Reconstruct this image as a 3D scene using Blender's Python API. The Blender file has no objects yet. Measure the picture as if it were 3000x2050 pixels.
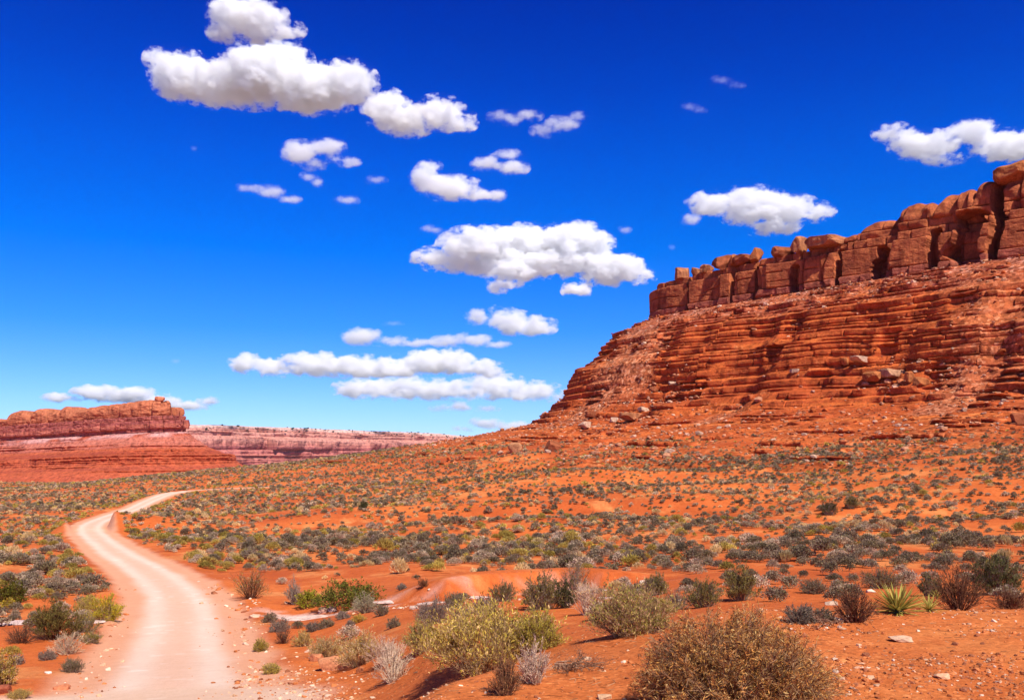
import bpy, bmesh, math, random
import numpy as np
from mathutils import Vector

# ------------------------------------------------------------------ camera, sky, sun, exposure
sc = bpy.context.scene
COL = sc.collection
F = 2598.0            # focal length in photo pixels (photo 3000 x 2050)
HOR = 1340.0          # horizon row of the photo

cam_d = bpy.data.cameras.new("camera")
cam_d.sensor_width = 36.0
cam_d.lens = 36.0 * F / 3000.0
cam_d.shift_y = (HOR - 1025.0) / 3000.0
cam_d.clip_start = 0.1
cam_d.clip_end = 60000.0
cam = bpy.data.objects.new("camera", cam_d)
COL.objects.link(cam)
cam.location = (0, 0, 0)
cam.rotation_euler = (math.radians(90), 0, 0)
sc.camera = cam

SUN_AZ = math.radians(151.0)      # compass angle from +Y, clockwise
SUN_EL = math.radians(50.0)
sun_dir = Vector((math.sin(SUN_AZ) * math.cos(SUN_EL), math.cos(SUN_AZ) * math.cos(SUN_EL), math.sin(SUN_EL)))
sun_d = bpy.data.lights.new("sun", 'SUN')
sun_d.energy = 5.0
sun_d.angle = math.radians(0.5)
sun_d.color = (1.0, 0.955, 0.89)
sun = bpy.data.objects.new("sun", sun_d)
COL.objects.link(sun)
sun.rotation_euler = sun_dir.to_track_quat('Z', 'Y').to_euler()
sun.location = (60, -120, 160)

world = bpy.data.worlds.new("World")
sc.world = world
world.use_nodes = True
wn, wl = world.node_tree.nodes, world.node_tree.links
wn.clear()
w_out = wn.new("ShaderNodeOutputWorld")
w_bg = wn.new("ShaderNodeBackground")
w_sky = wn.new("ShaderNodeTexSky")
w_sky.sky_type = 'NISHITA'
w_sky.sun_disc = False
w_sky.sun_elevation = SUN_EL
w_sky.sun_rotation = SUN_AZ
w_sky.altitude = 1500.0
w_sky.air_density = 1.0
w_sky.dust_density = 0.3
w_sky.ozone_density = 2.0
# clear desert air: the zenith is a deep saturated blue, so the sky is graded by elevation
w_co = wn.new("ShaderNodeTexCoord")
w_sep = wn.new("ShaderNodeSeparateXYZ")
wl.new(w_co.outputs["Generated"], w_sep.inputs[0])
w_rmp = wn.new("ShaderNodeValToRGB")
wl.new(w_sep.outputs["Z"], w_rmp.inputs[0])
SKY_STOPS = [(0.00, (0.50, 0.66, 1.05)), (0.06, (0.36, 0.60, 1.12)), (0.14, (0.10, 0.46, 1.18)),
             (0.22, (0.0, 0.385, 1.18)), (0.31, (0.0, 0.29, 1.20)), (0.38, (0.0, 0.20, 1.10)), (0.46, (0.0, 0.125, 0.95)), (0.62, (0.0, 0.03, 0.32)), (1.0, (0.0, 0.02, 0.2))]
er = w_rmp.color_ramp
while len(er.elements) < len(SKY_STOPS):
    er.elements.new(0.5)
for e, (p, c) in zip(er.elements, SKY_STOPS):
    e.position = p
    e.color = (c[0], c[1], c[2], 1)
w_mul = wn.new("ShaderNodeMix")
w_mul.data_type = 'RGBA'
w_mul.blend_type = 'MULTIPLY'
w_mul.inputs["Factor"].default_value = 1.0
wl.new(w_sky.outputs[0], w_mul.inputs["A"])
wl.new(w_rmp.outputs[0], w_mul.inputs["B"])
wl.new(w_mul.outputs["Result"], w_bg.inputs["Color"])
w_bg.inputs["Strength"].default_value = 0.12
wl.new(w_bg.outputs[0], w_out.inputs["Surface"])

sc.view_settings.view_transform = 'Standard'
sc.view_settings.look = 'None'
sc.view_settings.exposure = 0.36
sc.view_settings.gamma = 1.0
sc.render.engine = 'CYCLES'
sc.cycles.use_denoising = True
sc.cycles.max_bounces = 12
sc.cycles.diffuse_bounces = 2
sc.cycles.volume_bounces = 11
sc.cycles.transparent_max_bounces = 12

# ------------------------------------------------------------------ helpers
def tag(o, label=None, cat=None, group=None, kind=None):
    if label: o["label"] = label
    if cat: o["category"] = cat
    if group: o["group"] = group
    if kind: o["kind"] = kind
    return o

def _hash(ix, iy, iz, seed):
    h = (ix * np.uint32(374761393) + iy * np.uint32(668265263) + iz * np.uint32(2147483647) + np.uint32(seed * 974711 & 0xffffffff))
    h ^= h >> np.uint32(13)
    h *= np.uint32(1274126177)
    h ^= h >> np.uint32(16)
    h *= np.uint32(2246822519)
    h ^= h >> np.uint32(13)
    return (h & np.uint32(0xffffff)).astype(np.float32) / np.float32(0x7fffff) - 1.0

def vnoise(x, y, z, seed=0):
    with np.errstate(over='ignore'):
        x, y, z = np.broadcast_arrays(np.asarray(x, np.float64), np.asarray(y, np.float64), np.asarray(z, np.float64))
        fx, fy, fz = np.floor(x), np.floor(y), np.floor(z)
        ix, iy, iz = [f.astype(np.int64).astype(np.uint32) for f in (fx, fy, fz)]
        u, v, w = [(a - b).astype(np.float32) for a, b in ((x, fx), (y, fy), (z, fz))]
        u = u * u * u * (u * (u * 6 - 15) + 10); v = v * v * v * (v * (v * 6 - 15) + 10); w = w * w * w * (w * (w * 6 - 15) + 10)
        o = np.uint32(1)
        def L(dy, dz):
            a = _hash(ix, iy + dy, iz + dz, seed); b = _hash(ix + o, iy + dy, iz + dz, seed)
            return a + (b - a) * u
        z0 = np.uint32(0)
        a = L(z0, z0); b = L(o, z0); c = L(z0, o); d = L(o, o)
        p = a + (b - a) * v; q = c + (d - c) * v
        return p + (q - p) * w

def fbm(x, y, z=0.0, octv=4, seed=0, gain=0.5):
    s = 0.0; a = 1.0; n = 0.0
    x = np.asarray(x, np.float64); y = np.asarray(y, np.float64); z = np.asarray(z, np.float64)
    for k in range(octv):
        s = s + a * vnoise(x, y, z, seed + k * 17)
        n += a; a *= gain
        x, y = 2.03 * (0.8 * x - 0.6 * y) + 11.3, 2.03 * (0.6 * x + 0.8 * y) + 4.7
        z = z * 2.03 + 3.1
    return s / n

def sstep(a, b, x):
    t = np.clip((x - a) / (b - a), 0, 1)
    return t * t * (3 - 2 * t)

def mesh_np(name, verts, faces, cols=None, smooth=False, mats=()):
    """verts (n,3), faces (m,k) with k = 3 or 4; cols (n,3) per vertex"""
    me = bpy.data.meshes.new(name)
    verts = np.ascontiguousarray(verts, np.float32); faces = np.ascontiguousarray(faces, np.int32)
    n, (m, k) = len(verts), faces.shape
    me.vertices.add(n); me.vertices.foreach_set("co", verts.ravel())
    me.loops.add(m * k); me.loops.foreach_set("vertex_index", faces.ravel())
    me.polygons.add(m); me.polygons.foreach_set("loop_start", np.arange(0, m * k, k, dtype=np.int32))
    me.polygons.foreach_set("use_smooth", np.full(m, smooth, dtype=bool))
    me.update(calc_edges=True)
    if cols is not None:
        at = me.color_attributes.new("Col", 'FLOAT_COLOR', 'POINT')
        c4 = np.ones((n, 4), np.float32); c4[:, :3] = cols
        at.data.foreach_set("color", c4.ravel())
    for mt in mats:
        me.materials.append(mt)
    return me

def link(name, me, loc=(0, 0, 0), parent=None):
    o = bpy.data.objects.new(name, me)
    COL.objects.link(o)
    o.location = loc
    if parent: o.parent = parent
    return o

def empty(name, loc, rz=0.0):
    o = bpy.data.objects.new(name, None)
    COL.objects.link(o)
    o.location = loc; o.rotation_euler = (0, 0, rz)
    o.empty_display_size = 0.3
    return o

def grid_faces(nr, nc):
    i = np.arange(nr - 1)[:, None] * nc + np.arange(nc - 1)[None, :]
    return np.stack([i, i + 1, i + nc + 1, i + nc], -1).reshape(-1, 4)

# ------------------------------------------------------------------ materials
def mat_base(name):
    m = bpy.data.materials.new(name)
    m.use_nodes = True
    nt = m.node_tree
    b = nt.nodes["Principled BSDF"]
    b.inputs["Roughness"].default_value = 0.95
    b.inputs["Specular IOR Level"].default_value = 0.08
    return m, nt, b

def noise_node(nt, scale, detail=6, rough=0.6, coord=None, stretch=None):
    n = nt.nodes.new("ShaderNodeTexNoise")
    n.inputs["Scale"].default_value = scale
    n.inputs["Detail"].default_value = detail
    n.inputs["Roughness"].default_value = rough
    if coord is not None:
        if stretch:
            mp = nt.nodes.new("ShaderNodeMapping")
            mp.inputs["Scale"].default_value = stretch
            nt.links.new(coord, mp.inputs[0]); nt.links.new(mp.outputs[0], n.inputs["Vector"])
        else:
            nt.links.new(coord, n.inputs["Vector"])
    return n

def ramp(nt, src, stops):
    r = nt.nodes.new("ShaderNodeValToRGB")
    e = r.color_ramp
    while len(e.elements) < len(stops):
        e.elements.new(0.5)
    for el, (p, c) in zip(e.elements, stops):
        el.position = p
        el.color = (*c, 1) if len(c) == 3 else c
    nt.links.new(src, r.inputs[0])
    return r.outputs[0]

def mix(nt, a, b, fac=1.0, mode='MULTIPLY'):
    x = nt.nodes.new("ShaderNodeMix")
    x.data_type = 'RGBA'; x.blend_type = mode
    for key, v in (("Factor", fac), ("A", a), ("B", b)):
        if isinstance(v, (int, float)):
            x.inputs[key].default_value = v
        elif isinstance(v, tuple):
            x.inputs[key].default_value = (*v, 1)
        else:
            nt.links.new(v, x.inputs[key])
    return x.outputs["Result"]

def gray(v):
    return (v, v, v)

def scree_mix(nt, c, co, scale, attr):
    vo = nt.nodes.new("ShaderNodeTexVoronoi"); vo.inputs["Scale"].default_value = scale; vo.inputs["Randomness"].default_value = 1.0
    nt.links.new(co, vo.inputs["Vector"])
    sp = nt.nodes.new("ShaderNodeSeparateColor"); nt.links.new(vo.outputs["Color"], sp.inputs[0])
    stones = ramp(nt, sp.outputs[0], [(0.0, (0.32, 0.28, 0.3)), (0.3, (0.7, 0.7, 0.7)), (0.55, gray(1.0)), (0.8, (1.25, 1.5, 1.7)), (1.0, (1.5, 2.6, 3.6))])
    a = nt.nodes.new("ShaderNodeAttribute"); a.attribute_name = attr
    return mix(nt, c, mix(nt, c, stones), a.outputs["Fac"], 'MIX'), vo

def rock_material(name, scale=1.0, bump=0.6, streak=True, scree=False):
    """vertex colour times mottling, with desert varnish streaks and a rough bump; scale = metres of the coarse pattern"""
    m, nt, b = mat_base(name)
    co = nt.nodes.new("ShaderNodeNewGeometry").outputs["Position"]
    at = nt.nodes.new("ShaderNodeAttribute"); at.attribute_name = "Col"
    n1 = noise_node(nt, 0.35 / scale, 8, 0.65, co)
    n2 = noise_node(nt, 2.2 / scale, 6, 0.7, co)
    c = mix(nt, at.outputs["Color"], ramp(nt, n1.outputs["Fac"], [(0.3, gray(0.62)), (0.5, gray(1.0)), (0.72, gray(1.28))]))
    c = mix(nt, c, ramp(nt, n2.outputs["Fac"], [(0.3, gray(0.7)), (0.5, gray(1.0)), (0.7, gray(1.25))]))
    if streak:
        n3 = noise_node(nt, 0.5 / scale, 5, 0.6, co, (1, 1, 0.12))
        c = mix(nt, c, ramp(nt, n3.outputs["Fac"], [(0.36, (0.5, 0.42, 0.46)), (0.50, gray(1.0))]), 0.75)
    if scree:
        c, _ = scree_mix(nt, c, co, 1.1, "scree")
    nt.links.new(c, b.inputs["Base Color"])
    bp = nt.nodes.new("ShaderNodeBump")
    bp.inputs["Strength"].default_value = bump
    bp.inputs["Distance"].default_value = 0.5 * scale
    nb = noise_node(nt, 1.6 / scale, 10, 0.72, co)
    nt.links.new(nb.outputs["Fac"], bp.inputs["Height"])
    nt.links.new(bp.outputs[0], b.inputs["Normal"])
    return m

M_ROCK = rock_material("mesa_sandstone", 1.0, 0.8)
M_MESA = rock_material("mesa_ledges", 1.0, 0.8, True, True)
M_FAR = rock_material("distant_sandstone", 4.0, 0.5)
M_STONE = rock_material("loose_stone", 0.12, 0.5, False)
M_BOULDER = rock_material("boulder_stone", 0.8, 0.6)

def ground_material():
    m, nt, b = mat_base("desert_ground")
    co = nt.nodes.new("ShaderNodeNewGeometry").outputs["Position"]
    at = nt.nodes.new("ShaderNodeAttribute"); at.attribute_name = "Col"
    msk = nt.nodes.new("ShaderNodeAttribute"); msk.attribute_name = "grit"
    n1 = noise_node(nt, 0.25, 8, 0.6, co)
    n2 = noise_node(nt, 3.0, 8, 0.7, co)
    n3 = noise_node(nt, 22.0, 4, 0.7, co)
    tr_ = nt.nodes.new("ShaderNodeAttribute"); tr_.attribute_name = "tread"
    c = mix(nt, at.outputs["Color"], ramp(nt, n1.outputs["Fac"], [(0.3, (0.86, 0.8, 0.78)), (0.5, gray(1.0)), (0.7, (1.08, 1.16, 1.2))]))
    c = mix(nt, c, ramp(nt, n2.outputs["Fac"], [(0.32, (0.8, 0.72, 0.7)), (0.5, gray(1.0)), (0.68, (1.08, 1.15, 1.25))]))
    c = mix(nt, c, ramp(nt, n3.outputs["Fac"], [(0.3, gray(0.75)), (0.5, gray(1.0)), (0.7, gray(1.15))]))
    c = mix(nt, c, at.outputs["Color"], tr_.outputs["Fac"], 'MIX')
    # grit: fine pale and dark grains
    vo = nt.nodes.new("ShaderNodeTexVoronoi"); vo.inputs["Scale"].default_value = 26.0
    nt.links.new(co, vo.inputs["Vector"])
    grain = ramp(nt, vo.outputs["Color"], [(0.0, (0.35, 0.3, 0.3)), (0.28, gray(1.0)), (0.75, gray(1.0)), (1.0, (1.5, 1.9, 2.3))])
    c = mix(nt, c, mix(nt, c, grain), msk.outputs["Fac"], 'MIX')
    c, _ = scree_mix(nt, c, co, 1.6, "scree")
    nt.links.new(c, b.inputs["Base Color"])
    bp = nt.nodes.new("ShaderNodeBump"); bp.inputs["Strength"].default_value = 0.7; bp.inputs["Distance"].default_value = 0.05
    nb = noise_node(nt, 9.0, 10, 0.75, co)
    nt.links.new(nb.outputs["Fac"], bp.inputs["Height"])
    nt.links.new(bp.outputs[0], b.inputs["Normal"])
    return m

M_GROUND = ground_material()

def plant_material(name, transl=0.25, vary=0.35):
    m = bpy.data.materials.new(name)
    m.use_nodes = True
    nt = m.node_tree; nt.nodes.clear()
    out = nt.nodes.new("ShaderNodeOutputMaterial")
    at = nt.nodes.new("ShaderNodeAttribute"); at.attribute_name = "Col"
    oi = nt.nodes.new("ShaderNodeObjectInfo")
    v = ramp(nt, oi.outputs["Random"], [(0.0, gray(1 - vary)), (0.35, (1.0, 0.98, 0.92)), (0.7, (1.0, 0.92, 0.95)), (1.0, gray(1 + vary))])
    c = mix(nt, at.outputs["Color"], v)
    d = nt.nodes.new("ShaderNodeBsdfDiffuse"); t = nt.nodes.new("ShaderNodeBsdfTranslucent")
    nt.links.new(c, d.inputs[0]); nt.links.new(c, t.inputs[0])
    mx = nt.nodes.new("ShaderNodeMixShader"); mx.inputs[0].default_value = transl
    nt.links.new(d.outputs[0], mx.inputs[1]); nt.links.new(t.outputs[0], mx.inputs[2])
    nt.links.new(mx.outputs[0], out.inputs[0])
    return m

M_LEAF = plant_material("shrub_foliage")
M_STEM = plant_material("shrub_stem", 0.0, 0.15)
M_SCRUB = plant_material("scrub_cover", 0.2, 0.0)

# ------------------------------------------------------------------ terrain
YS = np.array([0, 4, 6, 8, 10.5, 14, 18, 26, 35, 50, 65, 80, 110, 135, 200, 280, 380, 500, 900, 1500, 3000, 6000, 14000], float)
FARZ = [-9.6, -11, -12.5, -14.5, -22, -28, -40, -60, -120]
PL = np.array([-1.8, -2.0, -2.4, -2.9, -3.5, -4.15, -4.75, -5.6, -6.2, -6.9, -7.5, -8.0, -8.5, -8.9] + FARZ)
PC = np.array([-1.75, -1.75, -1.75, -1.88, -2.25, -2.8, -3.45, -4.5, -5.35, -6.4, -7.1, -7.7, -8.4, -8.9] + FARZ)
PR = np.array([-1.75, -1.75, -1.75, -1.75, -1.82, -2.35, -2.9, -3.75, -4.5, -5.5, -6.3, -6.9, -7.7, -8.1, -8.9] + FARZ[1:])

MESA_PATH = np.array([(262, 113), (147, 255), (72, 347), (56, 370), (66, 390), (150, 490), (330, 540)], float)
FAN_D = np.array([-500, 0, 30, 40, 48, 60, 83, 110, 150, 200, 260, 400])
FAN_Z = np.array([24, 24, 24, 20, 14, 10.8, 6.4, 2.5, -3, -7.5, -14, -60.0])

def seg_dist(X, Y, pts):
    best = np.full(np.shape(X), 1e9); along = np.zeros(np.shape(X)); acc = 0.0
    for a, b in zip(pts[:-1], pts[1:]):
        ab = b[:2] - a[:2]; L = np.hypot(*ab)
        t = np.clip(((X - a[0]) * ab[0] + (Y - a[1]) * ab[1]) / L ** 2, 0, 1)
        d = np.hypot(X - a[0] - t * ab[0], Y - a[1] - t * ab[1])
        k = d < best
        best = np.where(k, d, best); along = np.where(k, acc + t * L, along)
        acc += L
    return best, along

def mesa_d(X, Y):
    d, _ = seg_dist(X, Y, MESA_PATH)
    ins = np.zeros(np.shape(X), bool)
    poly = np.vstack([MESA_PATH, [(700, 520), (700, 113)]])
    j = len(poly) - 1
    for i in range(len(poly)):
        xi, yi = poly[i]; xj, yj = poly[j]
        c = ((yi > Y) != (yj > Y)) & (X < (xj - xi) * (Y - yi) / (yj - yi + 1e-12) + xi)
        ins ^= c
        j = i
    return np.where(ins, -d, d)

def base_ground(X, Y):
    X = np.asarray(X, float); Y = np.asarray(Y, float)
    r = np.hypot(X, Y)
    Ye = np.where(Y > 0, np.maximum(Y, 0.0), 0.0)
    u = X / np.maximum(Ye, np.maximum(0.35 * r, 0.01))
    lz = np.interp(Ye, YS, PL); cz = np.interp(Ye, YS, PC); rz = np.interp(Ye, YS, PR)
    a = sstep(-0.27, -0.06, u); b = sstep(0.02, 0.28, u)
    z = lz + (cz - lz) * a + (rz - cz) * b
    d = mesa_d(X, Y)
    fan = np.interp(d, FAN_D, FAN_Z)
    k = 2.5
    h = np.clip(0.5 + 0.5 * (fan - z) / k, 0, 1)
    z = z + (fan - z) * h + k * h * (1 - h)
    # low ridge running on from the mesa's nose
    ds, al = seg_dist(X, Y, np.array([(20, 395), (-60, 450), (-170, 540)], float))
    rz_ = np.interp(al, [0, 50, 110, 160, 240], [8.0, 4.0, -2.0, -7.5, -16]) - 9.0 * (ds / 32.0) ** 2
    h = np.clip(0.5 + 0.5 * (rz_ - z) / k, 0, 1)
    z = z + (rz_ - z) * h + k * h * (1 - h)
    return z

def px_ray(px, py, fn, y0=4.0, y1=4000.0):
    u = (px - 1500.0) / F; t = (py - HOR) / F
    Y = np.exp(np.linspace(math.log(y0), math.log(y1), 5000))
    g = fn(u * Y, Y)
    k = np.nonzero(g >= -t * Y)[0]
    k = k[0] if len(k) else len(Y) - 1
    return np.array([u * Y[k], Y[k], g[k]])

ROAD_PX = [(470, 2200), (488, 2090), (505, 2000), (520, 1900), (528, 1800), (512, 1745), (470, 1700), (405, 1655), (340, 1618), (290, 1580), (265, 1555), (272, 1535), (325, 1512), (395, 1490), (440, 1471), (510, 1449), (620, 1438), (760, 1432)]
ROAD = np.array([px_ray(x, y, base_ground) for x, y in ROAD_PX])
def densify(P, n=8):
    out = []
    Q = np.vstack([2 * P[0] - P[1], P, 2 * P[-1] - P[-2]])
    for i in range(1, len(Q) - 2):
        for t in np.linspace(0, 1, n, endpoint=False):
            a, b, c, d = Q[i - 1:i + 3]
            out.append(0.5 * ((2 * b) + (c - a) * t + (2 * a - 5 * b + 4 * c - d) * t ** 2 + (3 * b - a - 3 * c + d) * t ** 3))
    out.append(P[-1])
    return np.array(out)
ROAD = densify(ROAD, 6)
ROAD_W = 2.15
APRON = np.array([px_ray(x, y, base_ground) for x, y in [(-300, 2075), (0, 2062), (300, 2048), (560, 2046), (700, 2062)]])
WASH = np.array([px_ray(x, y, base_ground) for x, y in [(820, 1800), (960, 1795), (1120, 1775), (1300, 1758), (1480, 1745), (1650, 1735), (1780, 1728)]])

def road_info(X, Y):
    d, al = seg_dist(X, Y, ROAD)
    acc = np.concatenate([[0], np.cumsum(np.hypot(*(np.diff(ROAD[:, :2], axis=0).T)))])
    return d, np.interp(al, acc, ROAD[:, 2])

def ground(X, Y, full=False):
    X = np.asarray(X, float); Y = np.asarray(Y, float)
    z = base_ground(X, Y)
    r = np.hypot(X, Y)
    far = sstep(25, 120, r) * (1 - 0.6 * sstep(180, 320, r))
    n1 = fbm(X / 34, Y / 24, 0, 4, 3)
    n2 = fbm(X / 7.5, Y / 6.0, 0, 4, 9)
    und = n1 * (0.25 + 1.5 * far) * sstep(8, 40, r) + n2 * (0.05 + 0.3 * far) * (0.35 + 0.65 * sstep(6, 25, r))
    # sandy benches: low rises with a bare face
    bench = np.clip(fbm(X / 60 + 5, Y / 26, 0, 3, 41) * 3.0, -1, 1)
    und = und + bench * 1.1 * sstep(70, 120, r) * (1 - 0.75 * sstep(180, 300, r)) * (1 - sstep(500, 900, r))
    und = und * (1 - 0.75 * sstep(-8, -30, X) * sstep(120, 160, r) * (1 - sstep(330, 420, r)))
    und = und + 0.025 * fbm(X / 0.5, Y / 0.5, 0, 3, 12) * (1 - sstep(20, 60, r))
    dr, zr = road_info(X, Y)
    zr = zr + 0.5 * sstep(150, 220, r)
    k = 1 - sstep(ROAD_W * 1.0, ROAD_W * 2.4, dr)
    z = z + und * (1 - k) + (zr - z) * k * (1 - sstep(300, 420, r))
    z = z + 0.22 * np.exp(-((dr - ROAD_W * 1.35) / 0.6) ** 2) * (1 - sstep(60, 120, r)) * (0.5 + n2)
    # cut bank where the road bends behind a low rise
    bx, by = BANK[0], BANK[1]
    z = z + 2.2 * np.exp(-((X - bx) / 8.0) ** 2 - ((Y - by) / 5.0) ** 2) * sstep(ROAD_W * 0.8, ROAD_W * 1.25, dr)
    # dry wash with a cut bank on its far side
    dw, aw = seg_dist(X, Y, WASH)
    z = z - 0.2 * np.exp(-(dw / 1.8) ** 2)
    side = Y - np.interp(X, WASH[:, 0], WASH[:, 1])
    z = z + 0.75 * sstep(1.2, 2.2, side + 0.7 * n2) * (1 - sstep(3.0, 12.0, side)) * sstep(-6, -1.5, X) * (1 - sstep(2.5, 7, X))
    dm = mesa_d(X, Y)
    ter = sstep(125, 95, dm) * sstep(8, 30, r)
    tz = z / 1.7 + 0.5 * n1
    zz = (np.floor(tz) + sstep(0.55, 0.95, tz - np.floor(tz)) - 0.5 * n1) * 1.7
    z = z + (zz - z) * ter * np.clip(0.35 + 1.2 * n2 + 0.6 * n1, 0, 0.85)
    z = z - np.clip((104 - dm + 16 * n1 + 8 * n2) * 0.06, 0, 12)
    if full:
        return z, dr, dw, n1, n2, bench, dm
    return z
BANK = px_ray(385, 1548, base_ground)

def build_ground():
    a_f = np.linspace(-math.radians(41), math.radians(41), 1000)
    a_b = np.linspace(math.radians(41), math.radians(319), 90)[1:-1]
    az = np.concatenate([a_f, a_b, [math.radians(319)]])
    rr = np.concatenate([np.exp(np.linspace(math.log(0.8), math.log(620), 700)), np.exp(np.linspace(math.log(640), math.log(16000), 70))])
    R, A = np.meshgrid(rr, az, indexing='ij')
    X, Y = R * np.sin(A), R * np.cos(A)
    Z, dr, dw, n1, n2, bench, dm = ground(X, Y, True)
    # colours: what the dirt is made of
    sand = np.array([0.64, 0.155, 0.035]); red = np.array([0.50, 0.10, 0.024]); pale = np.array([0.70, 0.25, 0.075])
    w = (0.5 + 1.3 * fbm(X / 14, Y / 11, 0, 6, 77, 0.62))[..., None].clip(0, 1)
    c = sand * (1 - w) + red * w
    w2 = (fbm(X / 4, Y / 3.5, 0, 6, 88, 0.65) * 2.6 - 0.3)[..., None].clip(0, 0.7)
    c = c * (1 - w2) + pale * w2
    shelf = (1 - sstep(9, 16, R))[..., None]
    c = c * (1 - 0.6 * shelf) + np.array([0.68, 0.195, 0.050]) * 0.6 * shelf
    fanc = (sstep(135, 85, dm) * np.clip(0.55 + 0.9 * fbm(X / 9, Y / 9, 0, 4, 97), 0, 1))[..., None]
    c = c * (1 - fanc) + np.array([0.54, 0.118, 0.028]) * fanc
    # strata crop out on the apron as dark red bands
    ds_, al_ = seg_dist(X, Y, np.array([(20, 395), (-60, 450), (-170, 540)], float))
    apr = np.maximum(sstep(160, 118, dm + 22 * n1), 0.9 * sstep(54, 26, ds_ + 12 * n1)) * sstep(50, 90, R)
    bz = vnoise(0.0, Z / 0.55 + 0.5 * n1 + 0.35 * n2, 0, 181)
    w3 = (apr * (0.35 + 0.65 * sstep(-0.05, 0.25, bz)))[..., None]
    c = c * (1 - 0.92 * w3) + np.array([0.40, 0.074, 0.021]) * 0.92 * w3
    # pale slickrock / caliche in the wash
    wsh = (sstep(0.1, 0.5, fbm(X / 1.7, Y / 0.9, 0, 4, 21)) * np.exp(-(dw / 1.5) ** 2))[..., None].clip(0, 1)
    c = c * (1 - wsh) + np.array([0.72, 0.46, 0.36]) * wsh
    # far plain greyed, as under scrub, to keep orange bounce off the clouds
    fr_ = sstep(750, 1500, R)[..., None]
    c = c * (1 - fr_) + np.array([0.19, 0.17, 0.14]) * fr_
    # road
    edge = dr + 0.45 * fbm(X / 2.2, Y / 2.2, 0, 4, 31)
    sh = (1 - sstep(ROAD_W * 0.98, ROAD_W * 1.32, 0.6 * edge + 0.4 * dr))[..., None]
    c = c * (1 - sh) + np.array([0.72, 0.34, 0.19]) * sh
    core = (1 - sstep(ROAD_W * 0.5, ROAD_W * 0.8, 0.5 * edge + 0.5 * dr))[..., None]
    rut = np.exp(-((dr - 0.85 + 0.12 * n2) / 0.42) ** 2)
    core = core * (0.50 + 0.5 * rut[..., None])
    c = c * (1 - core) + np.array([0.78, 0.56, 0.42]) * core
    da, _ = seg_dist(X, Y, APRON)
    ap = (1 - sstep(0.9, 2.0, da + 0.5 * n2))[..., None]
    c = c * (1 - ap) + np.array([0.74, 0.48, 0.33]) * ap
    streak = (sstep(0.45, 0.6, fbm(X / 0.9, Y / 0.45, 0, 3, 61)))[..., None] * core
    c = c * (1 - streak * 0.5) + np.array([0.86, 0.70, 0.58]) * streak * 0.5
    grit = np.clip((1 - sstep(8, 26, R)) * (1 - 0.8 * np.maximum(core, ap)[..., 0]) * (0.85 + 0.8 * fbm(X / 1.3, Y / 1.0, 0, 3, 51)), 0, 1)
    scr = (np.clip(0.5 + 1.2 * fbm(X / 6, Y / 6, 0, 4, 172), 0, 1) * sstep(140, 95, dm) * 0.8 + 0.35 * sstep(0.1, 0.5, fbm(X / 5, Y / 4, 0, 4, 173)) * sstep(14, 40, R) * (1 - sh[..., 0]) * sstep(1500, 600, R)).ravel()
    trd = (0.72 * np.maximum(sh, ap)[..., 0]).ravel()
    nr, nc = R.shape
    idx = np.arange(nr * nc).reshape(nr, nc)
    f = grid_faces(nr, nc)
    wrap = np.stack([idx[:-1, -1], idx[:-1, 0], idx[1:, 0], idx[1:, -1]], -1)
    f = np.vstack([f, wrap])[:, ::-1]
    v = np.stack([X, Y, Z], -1).reshape(-1, 3); col = c.reshape(-1, 3); g = grit.ravel()
    is_road = ((core[..., 0] > 0.35) & (Y > 3)).ravel()
    fr = is_road[f].sum(1) >= 2
    def part(name, sel):
        ff = f[sel]; used = np.unique(ff)
        remap = np.full(len(v), -1); remap[used] = np.arange(len(used))
        me = mesh_np(name, v[used], remap[ff], col[used], True, [M_GROUND])
        at = me.attributes.new("grit", 'FLOAT', 'POINT'); at.data.foreach_set("value", g[used].astype(np.float32))
        at = me.attributes.new("scree", 'FLOAT', 'POINT'); at.data.foreach_set("value", scr[used].astype(np.float32))
        at = me.attributes.new("tread", 'FLOAT', 'POINT'); at.data.foreach_set("value", trd[used].astype(np.float32))
        o = link(name, me)
        tag(o, kind="structure")
        return o
    part("ground", ~fr)
    part("dirt_road", fr)
    # centre cap under the viewer
    t = np.linspace(0, 2 * math.pi, 25)[:-1]
    cz = ground(np.append(0.8 * np.sin(t), 0.0), np.append(0.8 * np.cos(t), 0.0))
build_ground()

# ------------------------------------------------------------------ mesas and cliffs
def smooth_path(P, it=4):
    P = np.asarray(P, float)
    for _ in range(it):
        a = P[:-1] * 0.75 + P[1:] * 0.25; b = P[:-1] * 0.25 + P[1:] * 0.75
        Q = np.empty((2 * len(a), 2)); Q[0::2] = a; Q[1::2] = b
        P = np.vstack([P[:1], Q, P[-1:]])
    return P

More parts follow.
